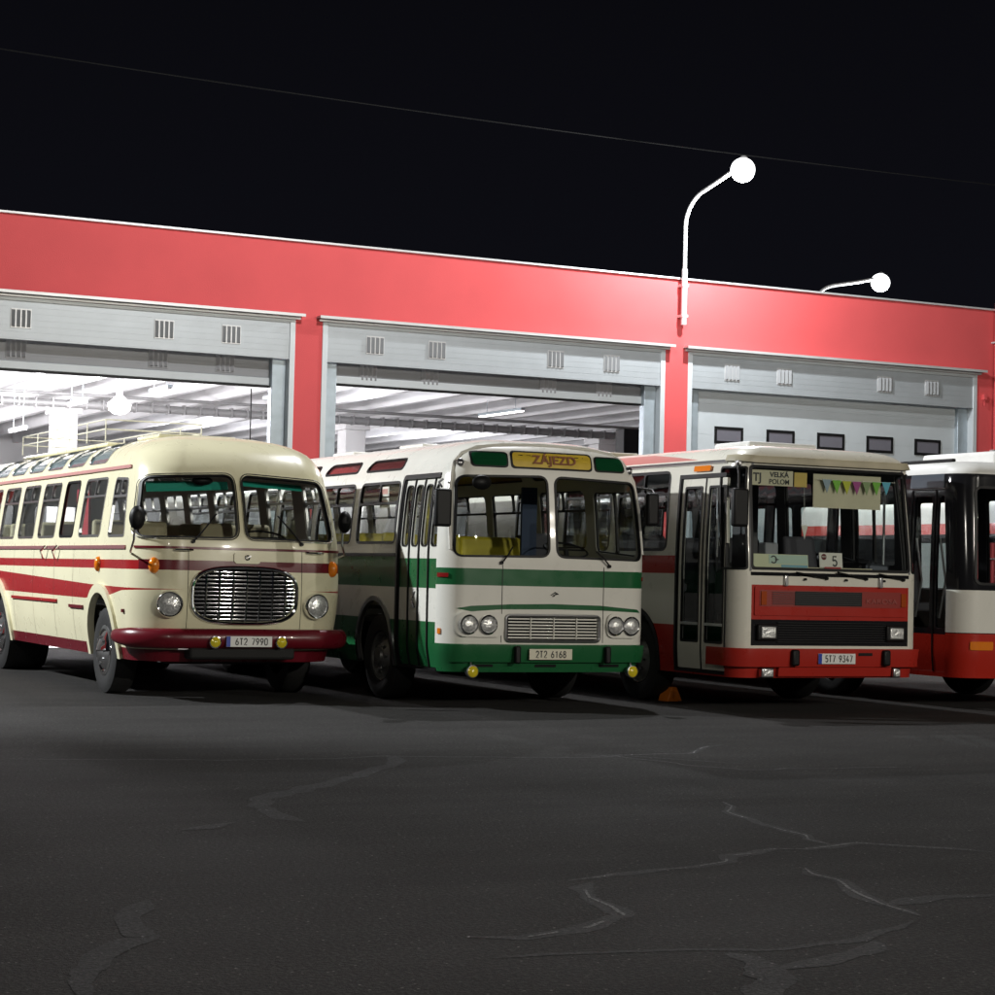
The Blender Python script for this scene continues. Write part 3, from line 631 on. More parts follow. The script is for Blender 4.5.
# ================================================================== bus 3: red and white
def build_redwhite():
    R = empty('city_bus', 'red and white bus with flat windscreen, pennants and number 5 card behind the glass', 'bus', (13.34, 18.65, 0))
    prof = [(.38,.38,1.23,.04),(.7,.7,1.25,.0),(1.55,1.55,1.25,0),(2.1,2.1,1.235,.05),(2.66,2.66,1.195,.10),(2.76,2.76,1.17,.09),(2.86,2.84,1.12,.12),(3.02,2.92,.98,.24),(3.3,2.965,.68,.55),(3.98,2.99,0,1.1)]
    S = Shell(R, 2.5, 11.2, prof, bow=.01, rx=.20, ry=.21); sm = S.smax; cs = S.scorner; cf = float(S.A[29])
    mats = [M_offwhite, M_red3, M_blackgloss, mat('panel_grey', (.40, .41, .38), .35, coat=.3), mat('roof_edge_pink', (.46, .17, .15), .5)]
    for sd in (-1, 1):
        S.regions.append((S.SD([(.32, .92), (11.4, .92), (11.4, .3), (.32, .3)], sd), 1))
        S.regions.append((S.SD([(1.29, 1.71), (11.4, 1.71), (11.4, 1.505), (1.29, 1.505)], sd), 1))
        S.regions.append((S.ST([(1.0, 2.80), (11.4, 2.80), (11.4, 3.0), (2.2, 2.97)], sd), 4))
    S.regions.append((S.SZ([(-cs-.25, .70), (cs+.25, .70), (cs+.25, .3), (-cs-.25, .3)]), 1))
    S.regions.append((S.F([(-1.055, 1.40), (1.065, 1.40), (1.065, 1.02), (-1.055, 1.02)]), 1))
    S.regions.append((S.F([(-1.055, 1.02), (1.065, 1.02), (1.065, .735), (-1.055, .735)]), 2))
    S.regions.append((S.SZ([(-cf-.02, 1.54), (cf+.02, 1.54), (cf+.02, 1.50), (-cf-.02, 1.50)]), 2))
    S.window([(-1.045, 2.72), (1.045, 2.72), (1.075, 1.565), (-1.075, 1.565)], .05, S.F, .03, M_black, G_clear, name='windscreen', off=.014)
    for sd in (-1, 1):
        S.window([(sd*(cf+.06), 2.70), (sd*(cs+.13), 2.70), (sd*(cs+.11), 1.56), (sd*(cf+.05), 1.56)], .04, S.SZ, .022, M_black, G_clear, name='corner_window', off=.01)
        c = lambda q, sd=sd: S.SD(q, sd)
        for i in range(7):
            a = 1.50+1.36*i; b = a+1.2
            if sd == -1 and i in (3, 6): continue
            S.window([(a, 2.69), (b, 2.69), (b, 1.76), (a, 1.76)], .12, c, .034, M_black, G_clear, bars=slider(2.42, .5, .03))
        S.strip('gutter', c, .35, 11., 2.735, 2.765, M_dullchrome, off=.03, th=.04)
        for yc in (2.25, 7.9):
            S.holes.append(c(dens(arch(yc, .55, .58, .36, rz=.52)))); arch_ring(S, yc, .55, .58, .05, .38, sd, M_black, rz=.52, off=.012)
            wheel(R, sd*1.18, yc, .48, .28, sd, 'plain', M_steel, dual=yc > 5)
    S.window([(.45, 2.62), (1.32, 2.62), (1.32, 1.66), (.45, 1.62)], .08, lambda q: S.SD(q, 1), .03, M_black, G_clear, bars=vsplit(.5))
    cL = lambda q: S.SD(q, -1)
    def doors(y0, y1):
        S.holes.append(cL(dens(rect(y0, y1, .42, 2.60))))
        S.patch('door_frame', [cL(dens(rect(y0-.025, y1+.025, .40, 2.63)))], M_black, holes=[cL(dens(rect(y0+.015, y1-.015, .43, 2.585)))], off=.01, th=.05)
        h = (y1-y0-.05)/2
        for i in range(2):
            a = y0+.02+i*(h+.01); b = a+h-.01
            d = S.patch('door', [cL(dens(rect(a, b, .44, 2.58)))], [M_offwhite, M_dullchrome], holes=[cL(dens(rquad(rect(a+.05, b-.07, .74, 2.49), .03)))], off=-.01, th=.035)
            S.patch('window_seal', [cL(dens(rquad(rect(a+.045, b-.065, .735, 2.495), .03)))], M_black, parent=d, holes=[cL(dens(rquad(rect(a+.068, b-.088, .76, 2.47), .03)))], off=-.004, th=.02)
            S.patch('pane', [cL(dens(rquad(rect(a+.055, b-.075, .745, 2.485), .03)))], G_dark, parent=d, off=-.025)
            S.patch('push_bar', [cL(dens(rect(a+.05, b-.07, .93, .96)))], M_dullchrome, parent=d, off=-.0, th=.015)
            S.patch('rubber_edge', [cL(dens(rect(b-.004, b+.012, .44, 2.58)))], M_black, parent=d, off=-.0, th=.03)
    doors(.22, 1.27)
    [S.window([(a, 2.55), (b, 2.55), (b, 1.75), (a, 1.75)], .1, S.RR, .03, name='rear_window') for a, b in ((.08, 1.05), (-1.05, -.08))]
    B = S.body(mats, inner=M_int_dark)
    # front
    rp = S.patch('nose_panel', [S.F(dens(rquad(rect(-1.02, 1.03, 1.065, 1.385), .02)))], M_red3, off=.015, th=.02)
    wl = S.patch('panel_recess', [S.F(dens(rquad(rect(-.96, .95, 1.165, 1.345), .015)))], mat('recess_red', (.24, .018, .012), .4, coat=.3), parent=rp, off=.018)
    S.patch('air_intake', [S.F(dens(rect(-.5, .40, 1.18, 1.335)))], M_black, parent=rp, off=.024, th=.01)
    for z in np.linspace(1.195, 1.32, 7): S.patch('intake_slat', [S.F(dens(rect(-.8, .38, z-.003, z+.003)))], M_int_dark, parent=rp, off=.03, th=.008)
    c = S.map(S.F([(.67, 1.235)]), .026)[0]; text('KAROSA', .075, mat('badge_grey', (.30, .06, .05), .4), rp, tuple(c), sx=1.5, bold=.001)
    for x in (-.91, .98): S.patch('indicator', [S.F(dens(rect(x-.035, x+.035, 1.18, 1.33)))], mat('dim_amber', (.35, .06, .01), .2, coat=1), off=.03, th=.02)
    gb = grille_bars(S, R, -.72, .74, .76, 1.0, 9, M_black, r=.005, off=.02)
    for x in (-.86, .87):
        c = S.map(S.F([(x, .88)]), .02)[0]
        o = cube_round('headlight', .27, .06, .18, M_black, R, tuple(c), .02)
        l = cube_round('lens', .185, .02, .125, M_lens, o, (0, -.033, 0), .015)
    # bumper (wraps the corners)
    S.patch('bumper', [S.SZ(dens([(-cs-.28, .705), (cs+.28, .705), (cs+.28, .515), (-cs-.28, .515)]))], M_red3, off=.07, th=.11)
    S.patch('valance', [S.F(dens([(-.70, .505), (.82, .505), (.82, .405), (-.70, .405)]))], M_red3, off=.05, th=.06)
    for x in (-.53, .70): c = S.map(S.F([(x, .615)]), .09)[0]; cube_round('bumper_guard', .10, .07, .18, M_black, R, tuple(c), .025)
    plate(R, S, .035, .605, '5T7 9347', w=.50, off=.08)
    S.patch('tow_slot', [S.F(dens(rect(.33, .52, .635, .665)))], M_black, off=.074)
    for x, w in ((-.86, .16), (.88, .10)): 
        c = S.map(S.F([(x, .445)]), .05)[0]; o = cube_round('fog_lamp', w, .08, .11, M_dullchrome, R, tuple(c), .015); cube_round('lens', w-.03, .02, .08, M_lens, o, (0, -.042, 0), .01)
    for x in (-.62, .66): c = S.map(S.F([(x, 1.45)]), .02)[0]; cube_round('panel_latch', .045, .03, .12, M_dullchrome, R, tuple(c), .008)
    for x in (-.37, .18, .70): 
        c = S.map(S.F([(x, 1.47)]), .01)[0]; MB().lathe([(.014, 0), (.014, .03), (.001, .03)], c, (0, -1, 0), 10).build('washer_nozzle', M_black, R)
    for a, b in (((-.08, 1.485), (-.5, 1.545)), ((.46, 1.49), (.05, 1.555)), ((.98, 1.49), (.62, 1.55))): wiper(R, S, a, b)
    # roof things
    for sd in (-1, 1): S.patch('corner_pillar', [S.SZ(dens(rect(sd*(cf+.012), sd*(cf+.030), 1.55, 2.74)))], M_int_grey, off=.012, th=.02)
    S.patch('visor', [S.SZ(dens(rect(-cs-.02, cs+.02, 2.745, 2.80)))], mat('visor_cream', (.42, .38, .27), .5, var=.2), off=.05, th=.06)
    S.patch('marker_lamp', [cL(dens(rquad(rect(.63, .98, 2.655, 2.715), .02)))], M_amber, off=.03, th=.04)
    cube_round('roof_vent', .95, .75, .09, M_roofwhite, R, (-.05, 1.3, 3.0), .035)
    cube_round('roof_vent', .85, .8, .12, mat('vent_beige', (.30, .26, .19), .5), R, (-.3, 4.9, 3.02), .04)
    cube_round('roof_vent', .6, .5, .07, mat('vent_beige', (.30, .26, .19), .5), R, (.85, .95, 2.93), .03)
    mirror(R, [(-1.18, .1, 2.72), (-1.30, -.05, 2.72), (-1.33, -.12, 2.6), (-1.33, -.12, 2.42)], (-1.33, -.14, 2.23), (.20, .42))
    o = cube_round('marker_lamp', .06, .06, .06, M_dullchrome, R, (-1.26, .0, 2.72), .015)
    chassis(R, 2.5, 11.2, floor=.9)
    me = seat_mesh(.85, M_seat_dark, M_seat_dark); seats(R, me, [2.6+.85*i for i in range(8)], .9, (-.7, .7)); 
    me2 = seat_mesh(.5, M_seat_dark, M_seat_dark); seats(R, me2, [1.0], .9, (.6,))
    cockpit(R, .6, .28, 1.56, M_int_dark, W=2.3, wr=.25)
    MB().box(-.1, .0, 1.5, 1.9, .9, 2.6).build('partition', M_int_dark, R)
    for x, y in ((-.5, 1.6), (-.5, 4.0), (.45, 4.0), (-.5, 6.4)): MB().tube([(x, y, .9), (x, y, 2.8)], .017, 8).build('handrail', M_dullchrome, R, smooth=True)
    cube_round('ticket_machine', .18, .15, .2, M_int_grey, R, (-.35, .75, 1.78), .02)
    return R

# ================================================================== bus 4 and 5: low black-windowed buses
def build_dark(name, label, loc, band=False):
    R = empty(name, label, 'bus', loc)
    prof = [(.36,.36,1.22,.06),(.7,.7,1.25,.01),(1.4,1.4,1.25,0),(2.1,2.1,1.235,.05),(2.7,2.7,1.20,.12),(2.78,2.78,1.18,.13),(2.90,2.87,1.10,.22),(3.05,2.915,.96,.36),(3.4,2.945,.62,.7),(4.02,2.955,0,1.3)]
    S = Shell(R, 2.5, 11.8, prof, bow=.10, rx=.32, ry=.30); sm = S.smax; cs = S.scorner; cf = float(S.A[29])
    mats = [M_roofwhite, M_red4, M_blackgloss, M_white]
    if band:
        S.regions.append(([(-sm-.1, .3), (sm+.1, .3), (sm+.1, .9), (-sm-.1, .9)], 1))
        S.regions.append(([(-sm-.1, .9), (sm+.1, .9), (sm+.1, 2.30), (-sm-.1, 2.30)], 2))
        S.regions.append(([(-sm-.1, 2.30), (sm+.1, 2.30), (sm+.1, 2.48), (-sm-.1, 2.48)], 1))
    else:
        S.regions.append(([(-sm-.1, .3), (sm+.1, .3), (sm+.1, S.t_of(2.765)), (-sm-.1, S.t_of(2.765))], 2))
        S.regions.append(([(-sm-.1, .3), (sm+.1, .3), (sm+.1, .88), (-sm-.1, .88)], 1))
        S.regions.append((S.SZ([(-cs-.02, 1.39), (cs+.02, 1.39), (cs+.02, .89), (-cs-.02, .89)]), 3))
    cL = lambda q: S.SD(q, -1)
    S.window([(-1.0, 2.62), (1.0, 2.62), (1.06, 1.45), (-1.06, 1.45)], .1, S.F, .03, M_black, G_dark, name='windscreen', off=.01)
    for sd in (-1, 1):
        c = lambda q, sd=sd: S.SD(q, sd)
        for i in range(7):
            a = 1.3+1.45*i; b = a+1.3
            if not band or i: S.window([(a, 2.60 if not band else 2.26), (b, 2.60 if not band else 2.26), (b, 1.35), (a, 1.35)], .06, c, .03, M_black, G_clear)
        for yc in (2.75, 8.6):
            S.holes.append(c(dens(arch(yc, .5, .55, .34)))); arch_ring(S, yc, .5, .55, .04, .36, sd, M_black, off=.01)
            wheel(R, sd*1.19, yc, .48, .28, sd, 'plain', M_steel, dual=yc > 5)
    if not band:
        S.holes.append(cL(dens(rect(.16, 1.06, .42, 2.58))))
        S.patch('door_header', [cL(dens(rquad(rect(.14, 1.10, 2.60, 2.76), .01)))], mat('header_grey', (.06, .075, .09), .3), off=.012, th=.03)
        for a, b in ((.17, .60), (.62, 1.05)):
            d = S.patch('door', [cL(dens(rect(a, b, .42, 2.57)))], [M_blackgloss, M_red4], holes=[cL(dens(rquad(rect(a+.05, b-.05, .93, 2.50), .06)))], regions=[(cL(rect(a-.1, b+.1, .3, .86)), 1)], off=-.005, th=.03)
            S.patch('pane', [cL(dens(rquad(rect(a+.04, b-.04, .92, 2.51), .06)))], G_clear, parent=d, off=-.02)
            S.patch('rubber_edge', [cL(dens(rect(b-.006, b+.014, .42, 2.57)))], M_black, parent=d, off=.004, th=.03)
            c = S.map(cL([(b-.06, 1.5)]), -.05)[0]; MB().tube([c+np.array((0, 0, -.45)), c+np.array((.05, -.05, 0)), c+np.array((0, 0, .5))], .014, 6).build('grab_bar', M_dullchrome, d, smooth=True)
    B = S.body(mats, inner=M_int_dark)
    cube_round('roof_flap', .06, 2.4, .04, M_black, R, (-.80, 2.0, 2.955), .012)
    cube_round('air_conditioner', .7, 1.5, .26, M_roofwhite, R, (1.05 if not band else .3, 2.6, 3.06), .05)
    if not band:
        S.patch('indicator', [S.F(dens(rquad(rect(-1.09, -.80, .69, .79), .02)))], M_amber, off=.015, th=.03)
        MB().box(-1.1, 1.1, .3, .6, 1.1, 1.4).build('dashboard', M_int_dark, R, bevel=.05)
        for y in (1.3, 2.7): MB().tube([(-.4, y, .4), (-.4, y, 2.8)], .017, 8).build('handrail', M_dullchrome, R, smooth=True)
        me = seat_mesh(.85, M_seat_dark, M_seat_dark); seats(R, me, [3.4+.85*i for i in range(6)], .7, (-.7, .7))
        o = S.patch('front_lamp', [S.F(dens(rquad(rect(-.72, -.42, .66, .80), .03)))], M_lens, off=.015, th=.03)
    chassis(R, 2.5, 11.8, floor=.55, y0=.5)
    return R
coach = build_coach(); green = build_green(); red = build_redwhite()
dark = build_dark('low_floor_bus', 'dark windowed bus with white front panel and deep red skirt at right edge', (16.55, 18.75, 0))
far = build_dark('far_bus', 'bus with white roof and red band seen through the windows of the buses before it', (23.25, 20.3, 0), band=True)

# ------------------------------------------------------------------ signs in the red and white bus (rest inside it)
def sign(name, label, cat, x, y, z, w, h, m, group=None, tilt=0):
    o = MB().box(-w/2, w/2, -.004, .004, -h/2, h/2).build(name, m); o.location = (13.34+x, 18.65+y, z); o.rotation_euler = (tilt, 0, 0)
    return tag(o, label, cat, group)
M_paper = mat('card_white', (.62, .61, .55), .6); M_papc = mat('card_cream', (.50, .47, .33), .6, var=.1)
s = sign('name_board', 'white board with two lines of town name at upper left of the red bus windscreen', 'sign', -.715, .17, 2.585, .57, .17, M_papc)
text('TJ', .13, M_ink, s, (-.19, -.008, 0), bold=.003); text('VELKÁ', .078, M_ink, s, (.10, -.008, .036), sx=1.1, bold=.0022); text('POLOM', .078, M_ink, s, (.10, -.008, -.042), sx=1.02, bold=.0012)
sign('yellow_card', 'small yellow card between name board and banner in the red bus windscreen', 'card', -.32, .18, 2.58, .17, .16, mat('card_yellow', (.50, .36, .08), .6, var=.15))
sign('banner', 'cream paper banner hanging behind the upper right of the red bus windscreen', 'banner', .345, .22, 2.47, .93, .38, M_papc)
P = empty('bunting', 'string of coloured triangular pennants hung across the cream banner', 'bunting', (13.34, 18.65, 0))
cols = [(.25,.33,.38), (.18,.45,.05), (.45,.48,.04), (.33,.06,.22), (.22,.30,.14), (.16,.42,.05), (.10,.38,.50)]
MB().tube([(-.1, .17, 2.60), (.35, .17, 2.595), (.98, .17, 2.60)], .003, 6).build('cord', M_paper, P)
for i, c in enumerate(cols):
    x = .03+.137*i; z = 2.60-.01*math.sin(i*PI/6)
    MB().add([(x-.062, .166, z), (x+.062, .166, z), (x, .162, z-.15), (x-.062, .170, z), (x+.062, .170, z), (x, .167, z-.15)], [(0, 2, 1), (3, 4, 5), (0, 1, 4, 3), (1, 2, 5, 4), (2, 0, 3, 5)]).build('pennant', mat('pennant_%d' % i, c, .7), P)
s = sign('information_board', 'pale yellow board with round logo at lower left of the red bus windscreen', 'sign', -.645, .06, 1.665, .72, .15, mat('board_pale', (.52, .54, .36), .6), tilt=-.1)
MB().box(-.16, .355, -.007, -.0055, -.03, .068).build('panel', mat('board_green', (.38, .50, .42), .6), s); 
MB().lathe([(.045, 0), (.045, .002), (.030, .002), (.030, 0)], (-.10, -.009, .015), (0, -1, 0), 24, a0=.6, a1=5.6).add([(-.08, -.010, .0), (-.02, -.010, .015), (-.08, -.010, .03)], [(0, 1, 2)]).build('logo', M_ink, s)
MB().box(.0, .35, -.009, -.0075, -.068, -.04).build('stripe', mat('board_blue', (.16, .34, .42), .6), s)
s = sign('route_number_card', 'white card with number 5 at the foot of the red bus windscreen', 'sign', .02, .055, 1.69, .31, .165, M_paper, tilt=-.1)
strokes('5', .115, M_ink, s, (.06, -.006, -.01), sw=.17); MB().lathe([(.035, 0), (.035, .003), (.001, .003)], (-.095, -.005, .035), (0, -1, 0), 20).build('disc', M_seat_maroon, s)
text('MHD', .028, M_paper, s, (-.095, -.011, .035))
s = sign('red_label', 'narrow red strip label below the route number card', 'label', .04, .045, 1.60, .22, .03, mat('label_red', (.35, .04, .04), .6))
s = sign('notice_strip', 'long cream paper strip lying along the foot of the red bus windscreen', 'paper', .12, .065, 1.592, .95, .025, M_papc)
o = MB().add([(-.045, -.003, .08), (.045, -.003, .08), (0, -.003, -.08), (-.045, .003, .08), (.045, .003, .08), (0, .003, -.08)], [(0, 2, 1), (3, 4, 5), (0, 1, 4, 3), (1, 2, 5, 4), (2, 0, 3, 5)]).tube([(0, 0, .08), (0, .02, .5)], .002, 5).build('hanging_pennant', M_paper); o.location = (13.34-.17, 18.65+.3, 2.0)
tag(o, 'small white pennant hanging in the middle of the red bus windscreen', 'pennant')
# sheets in the green bus side window
for i, z in enumerate((2.23, 2.36)):
    o = MB().box(-.003, .003, -.13, .13, -.055, .055).build('window_notice', M_paper); o.location = (10.23-1.17, 19.42+1.95, z)
    tag(o, ['lower', 'upper'][i]+' of two white notices in the first side window of the green bus', 'notice', 'notices in the green bus window')
    MB().box(-.005, -.0035, -.10, .10, -.03, .03).build('print', mat('notice_red', (.5, .25, .22), .6), o)

# ================================================================== depot building
M_redwall = mat('red_render', (.66, .088, .092), .85, 0, .05, 1.2, .25, 60); M_panel = mat('panel_grey_metal', (.42, .45, .47), .42, .25, .05, 3)
M_panel_lt = mat('panel_light', (.60, .64, .66), .4, .1, .04, 3); M_galv = mat('galvanised', (.40, .46, .50), .45, .5, .12, 5); M_alu = mat('aluminium', (.62, .62, .62), .4, .3, .08, 3)
M_hall = mat('hall_white', (.74, .74, .74), .7, 0, .06, .8); M_beam = mat('hall_beam', (.74, .74, .75), .7, 0, .08, .8); M_floor = mat('hall_concrete', (.38, .37, .36), .4, 0, .1, .6)
M_pipe = mat('duct_grey', (.25, .25, .25), .5, .3)
D = empty('bus_depot', 'long red rendered depot building with wide sectional doors', 'building', (20.5, 34, 0))
def at0(o):  # build() in world coordinates, then hang under the building
    o.matrix_parent_inverse = Matrix.Translation((-20.5, -34, 0)); return o
def part(mb, name, m, parent=None, **k):
    o = mb.build(name, m, parent or D, **k)
    if parent is None: at0(o)
    return o
XL = [-2.24-7.68, -2.24, 5.44, 13.12, 20.80]; XR = [x+7.16 for x in XL]; ZT = 5.90; Y0 = 34.0; Y1 = 34.4; END = 28.95; TOP = 7.30
w = MB(); w.box(-18, END+14, Y0, Y1, ZT, TOP)
edges = [-18]+sum([[a, b] for a, b in zip(XL, XR)], [])+[END+14]
for i in range(0, len(edges), 2): w.box(edges[i], edges[i+1], Y0, Y1, 0, ZT-.0005)
part(w, 'front_wall', M_redwall)
part(MB().box(-18, END+14, Y0-.06, Y1+.05, TOP, TOP+.035).box(-18, END+14, Y0-.065, Y0-.055, TOP+.002, TOP+.035), 'coping', M_alu)
part(MB().box(-18, END+14, Y1, 74, 6.55, 6.85), 'roof', M_beam)
sl = MB()
part(MB().box(-18.0, -17.7, Y1, 74, 0, 6.55), 'side_wall', M_hall); part(MB().box(END+13.7, END+14, Y1, 74, 0, 6.55), 'side_wall', M_hall)
part(MB().box(-17.7, END+13.7, 73.7, 74, 0, 6.55), 'rear_wall', M_hall)
part(MB().box(-17.7, END+13.7, Y1+.02, 73.7, .004, .012), 'hall_floor', M_floor)
# T-shaped roof beams running front to back
i = 0
for x in np.arange(1.0, 42.0, 1.42):
    b = MB(); b.add([(x-.09, Y1+.05, 5.78), (x+.09, Y1+.05, 5.78), (x+.14, Y1+.05, 6.55), (x-.14, Y1+.05, 6.55), (x-.09, 73.6, 5.78), (x+.09, 73.6, 5.78), (x+.14, 73.6, 6.55), (x-.14, 73.6, 6.55)], [(0,1,2,3),(7,6,5,4),(0,4,5,1),(1,5,6,2),(3,7,4,0)])
    part(b, 'roof_beam', M_beam)
for x in (4.66, 12.6, 20.4, 28.1):
    for y in (50.5, 66):
        c = MB().box(x-.29, x+.29, y-.29, y+.29, 0.02, 5.2).box(x-.36, x+.36, y-.45, y+.45, 5.2, 5.45); part(c, 'column', M_hall, bevel=.015)
for y, z, r in ((49.6, 5.40, .10), (49.3, 5.62, .04)):
    b = MB().tube([(x, y, z) for x in np.arange(-10, 36, .5)], r, 12)
    if r >= .10:
        for x in np.arange(-6, 34, .42): b.box(x, x+.04, y-r-.015, y+r+.015, z-r-.015, z+r+.03)
    part(b, 'duct', M_pipe, smooth=True)
part(MB().box(22.25, 22.70, 39.0, 39.4, 3.6, 4.74), 'heater_box', M_black, bevel=.02)
part(MB().tube([(13.55, 35.0, 0), (13.55, 35.0, 4.7), (13.7, 35.2, 4.9), (14.2, 40, 5.0)], .06, 10), 'drain_pipe', M_panel_lt, smooth=True)
def vent(x, y, z, parent, m):
    v = MB().box(x-.175, x+.175, y-.012, y, z-.165, z+.165)
    v2 = MB()
    for k in range(4):
        xx = x-.13+.087*k; v2.add([(xx-.035, y-.013, z-.145), (xx+.03, y-.013, z-.145), (xx+.03, y-.013, z+.145), (xx-.035, y-.013, z+.145), (xx+.018, y-.05, z-.13), (xx+.018, y-.05, z+.13)], [(0, 4, 5, 3), (1, 2, 5, 4), (0, 1, 4), (3, 5, 2)])
    o = v.build('vent', m, parent, bevel=.004); v2.build('louvre', mat('louvre_grey', (.27, .28, .29), .55, .1) if m is M_alu else m, o)
    return o
def ribbed(mb, x0, x1, y, z0, z1, rib=.0, groove=.105, d=.004):
    z = z0
    while z < z1-1e-4:
        zz = min(z+groove, z1); mb.box(x0, x1, y, y+.04, z+.004, zz); mb.box(x0, x1, y+d, y+.04, z, z+.004); z = zz
for k in range(5):
    a, b = XL[k], XR[k]
    fr = MB().box(a, a+.10, Y0-.02, Y0+.35, 0, ZT).box(b-.10, b, Y0-.02, Y0+.35, 0, ZT).box(a+.10, b-.10, Y0-.02, Y0+.35, ZT-.06, ZT)
    part(fr, 'door_frame', M_panel_lt, bevel=.006)
    for (q0, q1) in ((a+.10, a+.36), (b-.36, b-.10)): part(MB().box(q0, q1, Y0+.16, Y0+.34, 0, 5.2), 'guide_rail', M_galv, bevel=.01)
    part(MB().box(a-.12, b+.12, Y0-.20, Y0, 5.96, 5.995).box(a-.12, b+.12, Y0-.205, Y0-.195, 5.945, 5.995).box(a-.08, b+.08, Y0-.06, Y0-.001, 5.905, 5.95), 'drip_ledge', M_alu)
    up = MB(); ribbed(up, a+.10, b-.10, Y0+.005, 5.215, ZT-.06); up.box(a+.10, b-.10, Y0-.005, Y0+.06, 5.19, 5.215)
    U = part(up, 'upper_panel', M_panel)
    U.data.materials.clear(); U.data.materials.append(M_panel)
    vx = [1.03, 2.27, 4.75, 5.97]
    for v in vx: o = vent(a+v, Y0+.004, 5.55, U, M_alu)
    if k == 4:
        dd = MB(); ribbed(dd, a+.36, b-.36, Y0+.26, .05, 5.3, groove=.61, d=.006)
        Dr = part(dd, 'sectional_door', mat('door_light_grey', (.52, .56, .58), .45, .1, .05, 2.))
        for j in range(5):
            x = a+1.14+1.235*j; f = MB().box(x-.335, x+.335, Y0+.235, Y0+.262, 4.15, 4.205).box(x-.335, x+.335, Y0+.235, Y0+.262, 4.435, 4.49).box(x-.335, x-.285, Y0+.235, Y0+.262, 4.205, 4.435).box(x+.285, x+.335, Y0+.235, Y0+.262, 4.205, 4.435)
            f = f.build('window', M_black, Dr)
            MB().box(x-.285, x+.285, Y0+.248, Y0+.255, 4.205, 4.435).build('pane', mat('window_grey', (.16, .155, .18), .12, spec=.9), f)
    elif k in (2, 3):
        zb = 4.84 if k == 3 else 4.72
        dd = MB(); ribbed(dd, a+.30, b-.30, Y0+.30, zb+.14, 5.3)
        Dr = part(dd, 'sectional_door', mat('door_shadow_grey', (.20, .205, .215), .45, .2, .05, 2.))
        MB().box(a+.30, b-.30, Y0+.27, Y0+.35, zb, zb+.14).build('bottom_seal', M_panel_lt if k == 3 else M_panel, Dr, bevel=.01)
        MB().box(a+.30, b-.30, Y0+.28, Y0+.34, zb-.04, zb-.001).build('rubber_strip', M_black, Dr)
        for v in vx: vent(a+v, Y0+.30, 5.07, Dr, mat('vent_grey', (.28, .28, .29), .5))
    else:
        dd = MB(); ribbed(dd, a+.36, b-.36, Y0+.26, .05, 5.3, groove=.61, d=.006); part(dd, 'sectional_door', M_panel)
part(MB().tube([(28.40, Y0-.08, 0), (28.40, Y0-.08, 7.45)], .035, 10), 'downpipe', M_redwall, smooth=True)
for z in (2, 4.3, 6.6): part(MB().box(28.33, 28.47, Y0-.12, Y0, z, z+.03), 'pipe_clamp', M_alu)
part(MB().box(28.10, 28.17, Y0-.09, Y0-.001, 5.38, 5.5).tube([(28.13, Y0-.05, 5.38), (28.13, Y0-.05, 5.25)], .01, 6), 'door_sensor', M_redwall)
part(MB().tube([(12.12, 34.9, 4.7), (12.12, 34.9, 1)], .012, 6), 'pull_chain', M_black)

# ------------------------------------------------------------------ lamps
M_lampglow = emit('lamp_glow', (.97, .99, 1.), 2.2)
def arm_lamp(label, x, yw, z_pole0, z_tip, group=None, rz=0.):
    R = empty('arm_lamp', label, 'street lamp', (x, yw, z_pole0), rz, group=group)
    H = z_tip-z_pole0
    pts = [(0, 0, 0), (0, 0, H-.75)]+[(0, -.85+.85*math.cos(a), H-.75+.62*math.sin(a)) for a in np.linspace(0, 1.25, 9)[1:]]
    e = pts[-1]; pts += [(0, -1.3, H-.02), (0, -1.80, H+.10)]
    MB().tube(pts, .040, 12).build('curved_arm', M_alu, R, smooth=True)
    MB().tube([(0, 0, -.35), (0, 0, .75)], .058, 12).build('pole_sleeve', M_alu, R, smooth=True)
    for z in (-.2, .4): MB().box(-.07, .07, -.05, .14, z, z+.05).build('bracket', M_alu, R)
    hd = MB().lathe([(.001, .20), (.05, .19), (.08, .16), (.10, .11), (.10, .08)], (0, -2.02, H+.10), (0, -.1, 1), 24).build('lamp_head', M_alu, R, smooth=True)
    hd.scale = (.9, 1, 1)
    MB().lathe([(max(.001, .25*math.sin(a)), -.11+.23*math.cos(a)) for a in np.linspace(.2, PI, 20)], (0, -2.02, H+.14), (0, -.1, 1), 48).build('lamp_lens', M_lampglow, hd, smooth=True)  # lens enlarged to a globe, its size imitates the lamp's glare
    return R
arm_lamp('white arm lamp fixed to the red facade above the pillar between second and third doors', 20.6, 33.86, 6.75, 9.08)
arm_lamp('distant arm lamp whose arm just clears the roof edge at the right', 28.82, 41.25, 6.9, 8.95, rz=PI/2)
o = MB().tube([(x, 36, 10.42+.0009*(x-20)**2) for x in np.linspace(-20, 60, 60)], .011, 5).build('overhead_cable', mat('cable_grey', (.013, .013, .013), .8, spec=.1)); tag(o, 'thin cable sagging across the night sky above the depot roof', 'cable')
